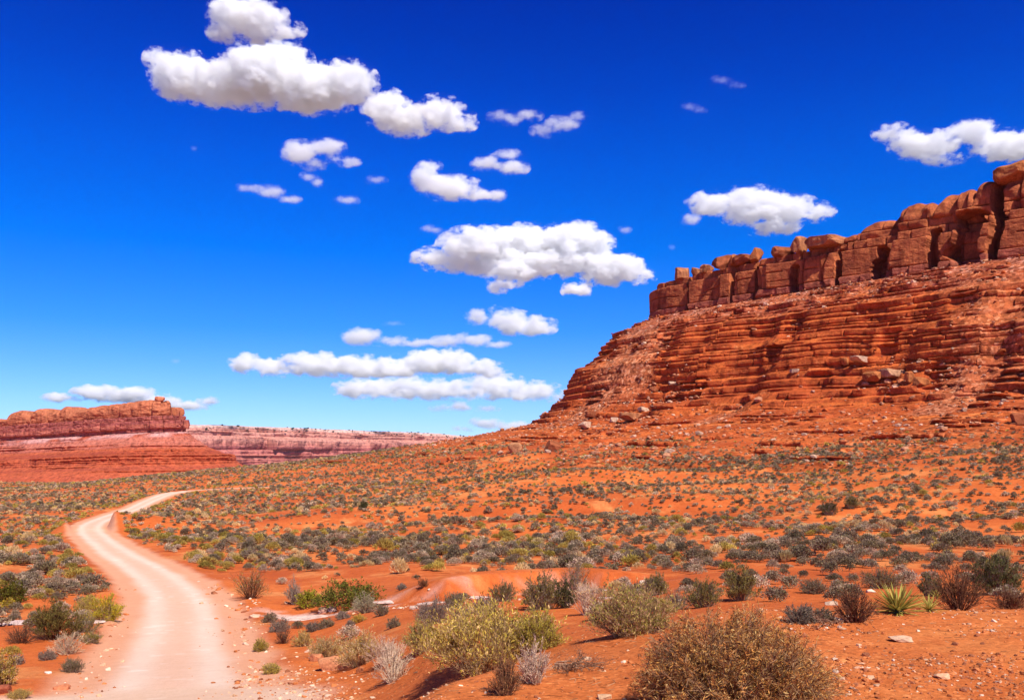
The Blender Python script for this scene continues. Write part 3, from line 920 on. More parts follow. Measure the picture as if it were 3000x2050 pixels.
# boulders one can tell apart on the mesa: (px, py of the base, width px, height px, colour, label, squat)
TAN = (0.52, 0.20, 0.085); BRN = (0.38, 0.11, 0.045); PALE = (0.66, 0.42, 0.28); ORG = (0.52, 0.17, 0.055)
MB = [
    (1984, 776, 44, 30, TAN, "squarish boulder perched alone at the tip of the mesa's rim", 1.0),
    (2032, 774, 30, 18, TAN, "small pale stone beside the perched boulder on the rim", 0.9),
    (2062, 772, 36, 20, TAN, "low rounded stone on the mesa rim under the overhanging boulder", 0.8),
    (2112, 760, 72, 40, BRN, "wide overhanging boulder with a flat top on the mesa rim", 0.8),
    (2150, 748, 40, 34, ORG, "blocky boulder leaning on the wide overhanging one on the rim", 0.8),
    (2196, 742, 42, 40, ORG, "pointed boulder on the mesa rim under the small white cloud", 0.8),
    (2172, 756, 70, 24, BRN, "flat slab of rock lying below the pointed boulder", 0.8),
    (2285, 726, 62, 30, BRN, "dark capped boulder with a sloping top on the rim", 0.8),
    (2335, 722, 58, 42, TAN, "tall rounded tan boulder on the rim beside the dark capped one", 0.8),
    (2368, 716, 30, 24, ORG, "small boulder wedged behind the tall rounded tan one", 0.8),
    (2420, 706, 130, 36, TAN, "long low whaleback boulder ending the row on the rim", 0.8),
    (2965, 532, 110, 52, ORG, "huge rounded boulder crowning the highest point of the mesa", 0.9),
    (2330, 1092, 30, 14, PALE, "small white stone on the ledges below the caprock", 0.8),
    (2523, 1062, 92, 20, PALE, "long pale slab fallen and tilted on the mesa slope", 0.5),
    (2478, 1068, 40, 30, ORG, "orange boulder at the low end of the tilted pale slab", 0.8),
    (2606, 1104, 70, 30, (0.55, 0.28, 0.15), "pale square block resting on broken rubble on the slope", 0.9),
    (2668, 1118, 36, 38, ORG, "split brown boulder beside the pale square block", 0.8),
    (2560, 1118, 70, 34, ORG, "rounded orange boulder below the tilted pale slab", 0.8),
    (2700, 1128, 46, 30, ORG, "rounded boulder at the edge of the rubble below the square block", 0.8),
    (1738, 1222, 56, 24, BRN, "dark brown boulder half buried on the nose of the mesa slope", 0.7),
    (1715, 1252, 44, 24, PALE, "cracked pale boulder in the debris on the mesa nose", 0.8),
    (1850, 1232, 70, 26, TAN, "broad flat topped boulder at the foot of the debris chute", 0.8),
    (1970, 1128, 30, 14, PALE, "pale oval stone in the middle of the debris chute", 0.8),
    (1915, 1148, 30, 22, BRN, "brown block beside the debris chute", 0.8),
    (1800, 1235, 28, 18, PALE, "white edged slab in the debris below the chute", 0.7),
    (1885, 1205, 40, 18, PALE, "whitish broken slab high in the debris below the ledges", 0.7),
]
for i, (px, py, wpx, hpx, c_, lab, sq) in enumerate(MB):
    p = mesa_point(px, py)
    k = p[1] / F
    p = p + np.array([0.25 * wpx * k * 0.6, 0.25 * wpx * k * 0.6, 0]) if py < 780 else p
    boulder("boulder", lab, "boulder", tuple(p), (wpx * k * (1.12 if py < 780 else 0.9), wpx * k * sq * 0.85, hpx * k * (1.15 if py < 780 else 0.85)), 900 + i, np.array(c_) * 0.85, 0.3 + 0.2 * (i % 3),
            (0.0, -0.42) if "tilted pale" in lab and "long" in lab else (0.05 * (i % 3 - 1), 0.08 * (i % 2)), group="boulders on the mesa", planes=7 + i % 4, rough=0.08, box=0.65)

FB = [(1507, 1326, 42, 30, (0.62, 0.28, 0.13), "smooth tan boulder at the far foot of the mesa slope"), (1618, 1322, 48, 32, BRN, "dark reddish boulder on the lower slope below the mesa nose"), (1960, 1332, 36, 18, PALE, "pale rounded stone where the shrubs begin below the slope"), (1465, 1330, 16, 10, PALE, "small whitish stone near the tan boulder at the slope foot"), (1605, 1326, 18, 10, PALE, "little pale stone leaning against the dark reddish boulder"), (2985, 1245, 60, 34, BRN, "dark overhanging rock on the slope at the foot of the mesa")]
for i, (px, py, wpx, hpx, c_, lab) in enumerate(FB):
    p = px_ray(px, py, lambda x_, y_: np.maximum(ground(x_, y_), base_ground(x_, y_) - 0.6), 60)
    k = p[1] / F
    boulder("boulder", lab, "boulder", tuple(p), (wpx * k * 0.85, wpx * k * 0.7, hpx * k), 950 + i, np.array(c_) * 0.85, 0.4, group="boulders on the mesa", planes=6, box=0.3)

# boulder balanced on the butte
bk_ = np.argmin(np.abs(bp_.x / bp_.y - (466 - 1500) / F) + (bp_.s < BS) * 9)
BX = bp_.x[bk_] - 4.5 * bp_.nx[bk_], bp_.y[bk_] - 4.5 * bp_.ny[bk_]
boulder("boulder", "lone boulder balanced on the flat top of the reddish butte", "boulder", (BX[0], BX[1], 38.2), (6.4, 4.6, 3.0), 977, (0.58, 0.20, 0.10), 0.2, (0, 0.06), planes=6)

# stones and slabs by the road and in the wash: (px, py base, w, h, colour, name, label)
GR = [
    (985, 1958, 96, 44, (0.66, 0.26, 0.12), "boulder", "pinkish slab boulder leaning over a dark gap beside the straw bushes"),
    (925, 1935, 40, 22, (0.55, 0.2, 0.09), "rock", "small reddish rock tucked beside the leaning slab boulder"),
    (1055, 1968, 22, 18, (0.5, 0.17, 0.07), "rock", "red rock standing next to the leaning slab boulder"),
    (950, 1793, 34, 14, (0.7, 0.42, 0.28), "rock", "pale rock with a dark cleft below the green leafy shrub"),
    (972, 1790, 30, 14, (0.72, 0.5, 0.4), "rock", "black and white split rock below the green leafy shrub"),
    (880, 1815, 120, 10, (0.76, 0.52, 0.42), "rock_slab", "long pale slab of bedrock near the road side of the wash"),
    (940, 1806, 90, 8, (0.76, 0.5, 0.4), "rock_slab", "thin pale slab above the long one near the road"),
    (1140, 1764, 110, 7, (0.76, 0.54, 0.44), "rock_slab", "flat whitish slab in the wash beneath the orange cut bank"),
    (1265, 1768, 90, 7, (0.74, 0.5, 0.4), "rock_slab", "narrow pale slab in the wash next to a grey sagebrush"),
    (1398, 1752, 70, 9, (0.76, 0.54, 0.44), "rock_slab", "pale slab stepping down into the wash behind grey brush"),
    (1215, 1784, 26, 10, (0.7, 0.48, 0.36), "rock", "small pale stone with a dark side in the wash"),
    (1750, 1732, 90, 9, (0.76, 0.56, 0.5), "rock_slab", "lavender white slab of bedrock beyond the spiky shrub"),
    (1785, 1752, 60, 8, (0.74, 0.5, 0.44), "rock_slab", "pinkish flat slab behind the straw coloured branching shrub"),
    (1890, 1712, 34, 12, (0.78, 0.58, 0.42), "rock", "cream rounded rock between two dark shrubs beyond the wash"),
    (2475, 1728, 42, 14, (0.72, 0.4, 0.2), "rock", "tan slab propped up beside the dark sage mound"),
    (2435, 1772, 34, 10, (0.64, 0.42, 0.28), "rock", "cream coloured rock at the rim by the brown twiggy bush"),
    (2456, 1818, 22, 8, (0.74, 0.5, 0.36), "rock", "small pale stone on the gravel in front of the brown twiggy bush"),
    (2552, 1735, 26, 10, (0.76, 0.55, 0.4), "rock", "whitish stone just behind the brown twiggy bush"),
    (60, 1826, 150, 10, (0.76, 0.54, 0.46), "rock_slab", "broad pale slab on the far side of the road from the mesa"),
    (255, 1824, 90, 7, (0.76, 0.52, 0.42), "rock_slab", "pale slab under the bright yellow bush beside the road"),
    (140, 1972, 18, 7, (0.8, 0.62, 0.5), "rock", "small white stone on the bare sand by the road"),
    (325, 1832, 34, 14, (0.62, 0.28, 0.14), "rock", "reddish stone at the road edge below the bright yellow bush"),
    (8, 2030, 40, 30, (0.36, 0.1, 0.05), "rock", "dark red rock beside the road apron"),
    (745, 1808, 34, 10, (0.74, 0.46, 0.3), "rock", "flat pale rock at the road edge beside a dark shrub"),
    (180, 2018, 46, 14, (0.6, 0.2, 0.09), "rock", "low reddish rock on the sandy verge of the road"),
    (2760, 1985, 40, 12, (0.66, 0.36, 0.2), "rock", "pale stone lying on the pebbly orange ground"),
    (2640, 1876, 60, 10, (0.7, 0.42, 0.26), "rock", "pale weathered rock flush with the pebbly ground"),
    (2230, 1846, 30, 10, (0.6, 0.24, 0.1), "rock", "small orange rock in the sand behind the big brown bush"),
    (1770, 2045, 40, 10, (0.72, 0.42, 0.24), "rock", "flat pale stone on the sand near the dead branches"),
    (1720, 1935, 26, 8, (0.74, 0.46, 0.28), "rock", "little pale stone on the sand above the dead branches"),
]
for i, (px, py, wpx, hpx, c_, nm, lab) in enumerate(GR):
    p = px_ray(px, py, ground)
    k = p[1] / F
    slab = nm == "rock_slab"
    sz3 = (wpx * k, wpx * k * 0.5, max(hpx * k * 0.9, 0.06)) if slab else (wpx * k, wpx * k * 0.8, max(hpx * k * 1.2, 0.05))
    boulder(nm, lab, "boulder" if nm == "boulder" else ("rock slab" if slab else "rock"), tuple(p), sz3, 1100 + i, np.array(c_) * 0.92, 0.1 * (i % 5 - 2), (0.0, 0.0) if slab else (0.1, 0.06 * (i % 3 - 1)), M_STONE, 4, 12 if slab else 8, box=0.6 if not slab else 0.2, rough=0.16 if slab else 0.09, sink=0.45 if slab else 0.3)

# gravel on the shelf, rubble on the bank beside the road, stones along the verges
def build_gravel():
    n = 34000
    Yg = 5.0 * np.exp(rng.uniform(0, math.log(3.4), n)); u = rng.uniform(-0.28, 0.72, n); Xg = u * Yg
    dens = sstep(-0.3, 0.5, fbm(Xg / 1.5, Yg / 1.2, 0, 3, 51)) * (0.12 + 0.88 * sstep(0.22, 0.34, u))
    keep = (rng.random(n) < dens + 0.04) & (Yg < 11 + 6 * (u < 0.2))
    Xg, Yg = Xg[keep], Yg[keep]; n = len(Xg)
    P = np.stack([Xg, Yg, ground(Xg, Yg)], 1)
    base = np.array([[0.56, 0.18, 0.06], [0.66, 0.38, 0.22], [0.36, 0.12, 0.055], [0.74, 0.52, 0.36]])
    cc = base[rng.choice(4, n, p=[0.48, 0.14, 0.34, 0.04])] * rng.uniform(0.8, 1.15, (n, 1))
    merge_rocks("gravel", P, np.clip(rng.lognormal(-3.85, 0.5, n), 0.010, 0.08), 5, cc, M_STONE, 0.6, 1, 16)
    pts = []
    for cx, cy, ex, ey, m in ((1000, 2000, 130, 45, 500), (880, 2030, 120, 30, 260), (1120, 2035, 110, 25, 260), (740, 1830, 36, 50, 50), (725, 1930, 26, 70, 60), (720, 2000, 40, 30, 50), (300, 1930, 30, 60, 50), (360, 1810, 16, 50, 40), (240, 2010, 60, 30, 50), (1250, 1775, 200, 12, 150), (640, 1750, 30, 60, 60), (2900, 1830, 100, 30, 150), (2450, 1810, 60, 8, 50)):
        for x, y in zip(rng.normal(cx, ex, m), rng.normal(cy, ey, m)):
            if 1700 < y < 2090:
                pts.append((x, y))
    P = np.array([px_ray(x, y, base_ground) for x, y in pts]); P[:, 2] = ground(P[:, 0], P[:, 1])
    n = len(P)
    cc = base[rng.choice(4, n, p=[0.35, 0.32, 0.13, 0.2])] * rng.uniform(0.85, 1.15, (n, 1))
    merge_rocks("rubble", P, np.clip(rng.lognormal(-0.2, 0.55, n), 0.2, 2.6) * 7.5 * P[:, 1] / F, 6, cc, M_STONE, 0.55, 2, 20)
build_gravel()

# ------------------------------------------------------------------ plants
def slivers(C, D, L, W, rg):
    """thin diamond leaves: centres C, directions D, lengths L, widths W"""
    n = len(C)
    D = D / np.maximum(np.linalg.norm(D, axis=1)[:, None], 1e-6)
    q = rg.normal(size=(n, 3))
    sd = np.cross(D, q); sd /= np.maximum(np.linalg.norm(sd, axis=1)[:, None], 1e-6)
    a = C - D * L[:, None] * 0.5; b = C + D * L[:, None] * 0.5
    v = np.stack([a, C + sd * W[:, None] * 0.5, b, C - sd * W[:, None] * 0.5], 1).reshape(-1, 3)
    f = np.arange(4 * n).reshape(-1, 4)
    return v, f

def tubes(P0, P1, R0, R1):
    n = len(P0)
    d = P1 - P0; d /= np.maximum(np.linalg.norm(d, axis=1)[:, None], 1e-6)
    ref = np.where(np.abs(d[:, 2:3]) > 0.8, np.array([[1.0, 0, 0]]), np.array([[0, 0, 1.0]]))
    a = np.cross(d, ref); a /= np.linalg.norm(a, axis=1)[:, None]
    b = np.cross(d, a)
    ring = []
    for k in range(3):
        t = k * 2.0944
        o = a * math.cos(t) + b * math.sin(t)
        ring.append((P0 + o * R0[:, None], P1 + o * R1[:, None]))
    v = np.stack([ring[0][0], ring[1][0], ring[2][0], ring[0][1], ring[1][1], ring[2][1]], 1).reshape(-1, 3)
    i = np.arange(n)[:, None] * 6
    f = np.vstack([i + np.array([[0, 1, 4, 3]]), i + np.array([[1, 2, 5, 4]]), i + np.array([[2, 0, 3, 5]])])
    return v, f

def leaf_cols(n, cols, rg, k=4, spread=0.25):
    cols = np.array(cols)
    c = cols[rg.integers(0, len(cols), n)] * rg.uniform(1 - spread, 1 + spread, (n, 1))
    return np.repeat(np.clip(c, 0.004, 0.95), k, 0)

def dome_bush(seed, cols, n=420, size=0.085, wid=0.35, h=0.55, lumps=9, up=0.7):
    """a rounded mound, 1 m wide: leaf sprigs spread through lumps"""
    rg = np.random.default_rng(seed)
    th = rg.uniform(0, 6.283, lumps); rr = 0.27 * np.sqrt(rg.uniform(0, 1, lumps))
    cen = np.stack([rr * np.cos(th), rr * np.sin(th), h * (0.62 - 0.35 * (rr / 0.27) ** 2) * rg.uniform(0.75, 1.1, lumps)], 1)
    rad = rg.uniform(0.16, 0.27, lumps)
    k = rg.integers(0, lumps, n)
    d = rg.normal(size=(n, 3)); d[:, 2] = np.abs(d[:, 2]) * 1.1 - 0.25; d /= np.linalg.norm(d, axis=1)[:, None]
    C = cen[k] + d * (rad[k] * rg.uniform(0.6, 1.08, n))[:, None] * np.array([1, 1, h * 1.5])
    C[:, 2] = np.maximum(C[:, 2], 0.02)
    D = d + np.array([0, 0, up]) + rg.normal(0, 0.5, (n, 3))
    L = size * rg.uniform(0.7, 1.6, n); W = L * wid * rg.uniform(0.7, 1.4, n)
    v, f = slivers(C, D, L, W, rg)
    tone = np.array(cols)[rg.integers(0, len(cols), lumps)]
    c = 0.5 * tone[k] + 0.5 * np.array(cols)[rg.integers(0, len(cols), n)]
    c = c * rg.uniform(0.75, 1.25, (n, 1))
    return v, f, np.repeat(c, 4, 0)

def branch_bush(seed, W, H, cols, stem_col, nst=60, nbr=7, leaf=0.05, lw=0.22, droop=0.0, spread=0.9, rstem=0.006, nleaf=10, base_r=0.12, upright=0.6, lumpy=0.25, short=1.0):
    """stems fan out from the root and fork; leaf slivers ride on the outer twigs. Returns stems and foliage"""
    rg = np.random.default_rng(seed)
    ph = rg.uniform(0, 6.283, nst); ct = rg.uniform(0, 1, nst) ** upright
    st = np.sqrt(1 - ct ** 2)
    lump = 1 + lumpy * np.sin(ph * 3 + seed) * np.cos(ct * 4 + seed) + rg.uniform(-0.22, 0.08, nst) * (0.4 + 0.6 * short)
    tip = np.stack([W / 2 * st * np.cos(ph) * spread, W / 2 * st * np.sin(ph) * spread, H * (0.12 + 0.88 * ct)], 1) * lump[:, None]
    bs = np.stack([W * base_r * st * np.cos(ph), W * base_r * st * np.sin(ph), np.full(nst, -0.02)], 1)
    mid = bs * 0.35 + tip * 0.65 * np.array([0.8, 0.8, 1.0]) + rg.normal(0, 0.05 * W, (nst, 3)) * np.array([1, 1, 0.4])
    t = np.linspace(0, 1, 6)
    P = [(1 - q) ** 2 * bs + 2 * q * (1 - q) * mid + q * q * tip + rg.normal(0, 0.010 * W, (nst, 3)) * (0 < q) for q in t]
    S0, S1, R0, R1 = [], [], [], []
    for i in range(5):
        S0.append(P[i]); S1.append(P[i + 1])
        R0.append(np.full(nst, rstem * (1.15 - t[i]))); R1.append(np.full(nst, rstem * (1.15 - t[i + 1])))
    LC, LD = [], []
    for j in range(nbr):
        q = rg.uniform(0.35, 0.98, nst)
        i = np.minimum((q * 5).astype(int), 4); fr = q * 5 - i
        PP = np.stack(P, 0)
        a = PP[i, np.arange(nst)] * (1 - fr[:, None]) + PP[i + 1, np.arange(nst)] * fr[:, None]
        dirn = (PP[i + 1, np.arange(nst)] - PP[i, np.arange(nst)]); dirn /= np.linalg.norm(dirn, axis=1)[:, None]
        dirn = dirn + rg.normal(0, 0.55, (nst, 3)) + np.array([0, 0, 0.25 - droop])
        dirn /= np.linalg.norm(dirn, axis=1)[:, None]
        ln = short * rg.uniform(0.10, 0.26, nst) * (W + H) * 0.5 * (1.15 - 0.5 * q)
        b = a + dirn * ln[:, None]
        b[:, 2] = np.maximum(b[:, 2], 0.01)
        S0.append(a); S1.append(b); R0.append(np.full(nst, rstem * 0.5)); R1.append(np.full(nst, rstem * 0.18))
        for _ in range(nleaf):
            w = rg.uniform(0.25, 1.05, nst)[:, None]
            LC.append(a * (1 - w) + b * w + rg.normal(0, leaf * 0.35, (nst, 3)))
            LD.append(dirn + rg.normal(0, 0.6, (nst, 3)) + np.array([0, 0, 0.35 - droop]))
    S0, S1, R0, R1 = np.vstack(S0), np.vstack(S1), np.concatenate(R0), np.concatenate(R1)
    sv, sf = tubes(S0, S1, R0, R1)
    sc_ = leaf_cols(len(S0), stem_col, rg, 6, 0.2)
    LC, LD = np.vstack(LC), np.vstack(LD)
    kp = vnoise(LC[:, 0] * 9 / W, LC[:, 1] * 9 / W, LC[:, 2] * 9 / W, seed % 500) > -0.28 + 0.25 * rg.normal(size=len(LC))
    LC, LD = LC[kp], LD[kp]
    LC[:, 2] = np.maximum(LC[:, 2], 0.005)
    n = len(LC)
    L = leaf * rg.uniform(0.6, 1.5, n)
    lv, lf = slivers(LC, LD, L, L * lw * rg.uniform(0.7, 1.4, n), rg)
    return (sv, sf, sc_), (lv, lf, leaf_cols(n, cols, rg))

def two_part(name, label, cat, loc, stems, fol, rz=0.0, group=None, leafname="foliage"):
    root = empty(name, loc, rz)
    tag(root, label, cat, group)
    link("stems", mesh_np("stems", *stems, False, [M_STEM]), (0, 0, 0), root)
    link(leafname, mesh_np(leafname, *fol, False, [M_LEAF]), (0, 0, 0), root)
    return root

GREY = [(0.28, 0.21, 0.15), (0.20, 0.15, 0.11), (0.36, 0.275, 0.20)]
SAGE = [(0.25, 0.18, 0.105), (0.165, 0.12, 0.068), (0.34, 0.24, 0.15), (0.24, 0.19, 0.07)]
SALT = [(0.54, 0.39, 0.25), (0.40, 0.28, 0.18), (0.64, 0.48, 0.33), (0.26, 0.18, 0.11)]
YEL = [(0.50, 0.36, 0.03), (0.42, 0.30, 0.03), (0.30, 0.24, 0.04), (0.55, 0.42, 0.07)]
YGR = [(0.42, 0.32, 0.04), (0.31, 0.24, 0.04), (0.52, 0.41, 0.07)]
STRAW = [(0.68, 0.46, 0.19), (0.56, 0.36, 0.14), (0.74, 0.56, 0.30)]
OLIVE = [(0.22, 0.17, 0.045), (0.15, 0.12, 0.03), (0.30, 0.23, 0.07)]
GREEN = [(0.13, 0.14, 0.02), (0.20, 0.19, 0.03), (0.08, 0.09, 0.02)]
DGRN = [(0.09, 0.085, 0.03), (0.06, 0.06, 0.02), (0.13, 0.12, 0.04)]
BROWN = [(0.30, 0.135, 0.05), (0.22, 0.10, 0.045), (0.38, 0.19, 0.07)]
RUST = [(0.80, 0.36, 0.10), (0.62, 0.24, 0.07), (0.90, 0.52, 0.20), (0.72, 0.36, 0.09), (0.28, 0.11, 0.04)]
MIXY = [(0.64, 0.46, 0.08), (0.78, 0.54, 0.22), (0.48, 0.37, 0.06), (0.70, 0.52, 0.11), (0.30, 0.18, 0.06)]
S_TAN = [(0.40, 0.25, 0.13), (0.28, 0.17, 0.09)]
S_GREY = [(0.30, 0.22, 0.16), (0.20, 0.14, 0.10)]
S_WHITE = [(0.60, 0.45, 0.32), (0.48, 0.33, 0.22)]
S_BROWN = [(0.20, 0.09, 0.05), (0.13, 0.06, 0.035)]

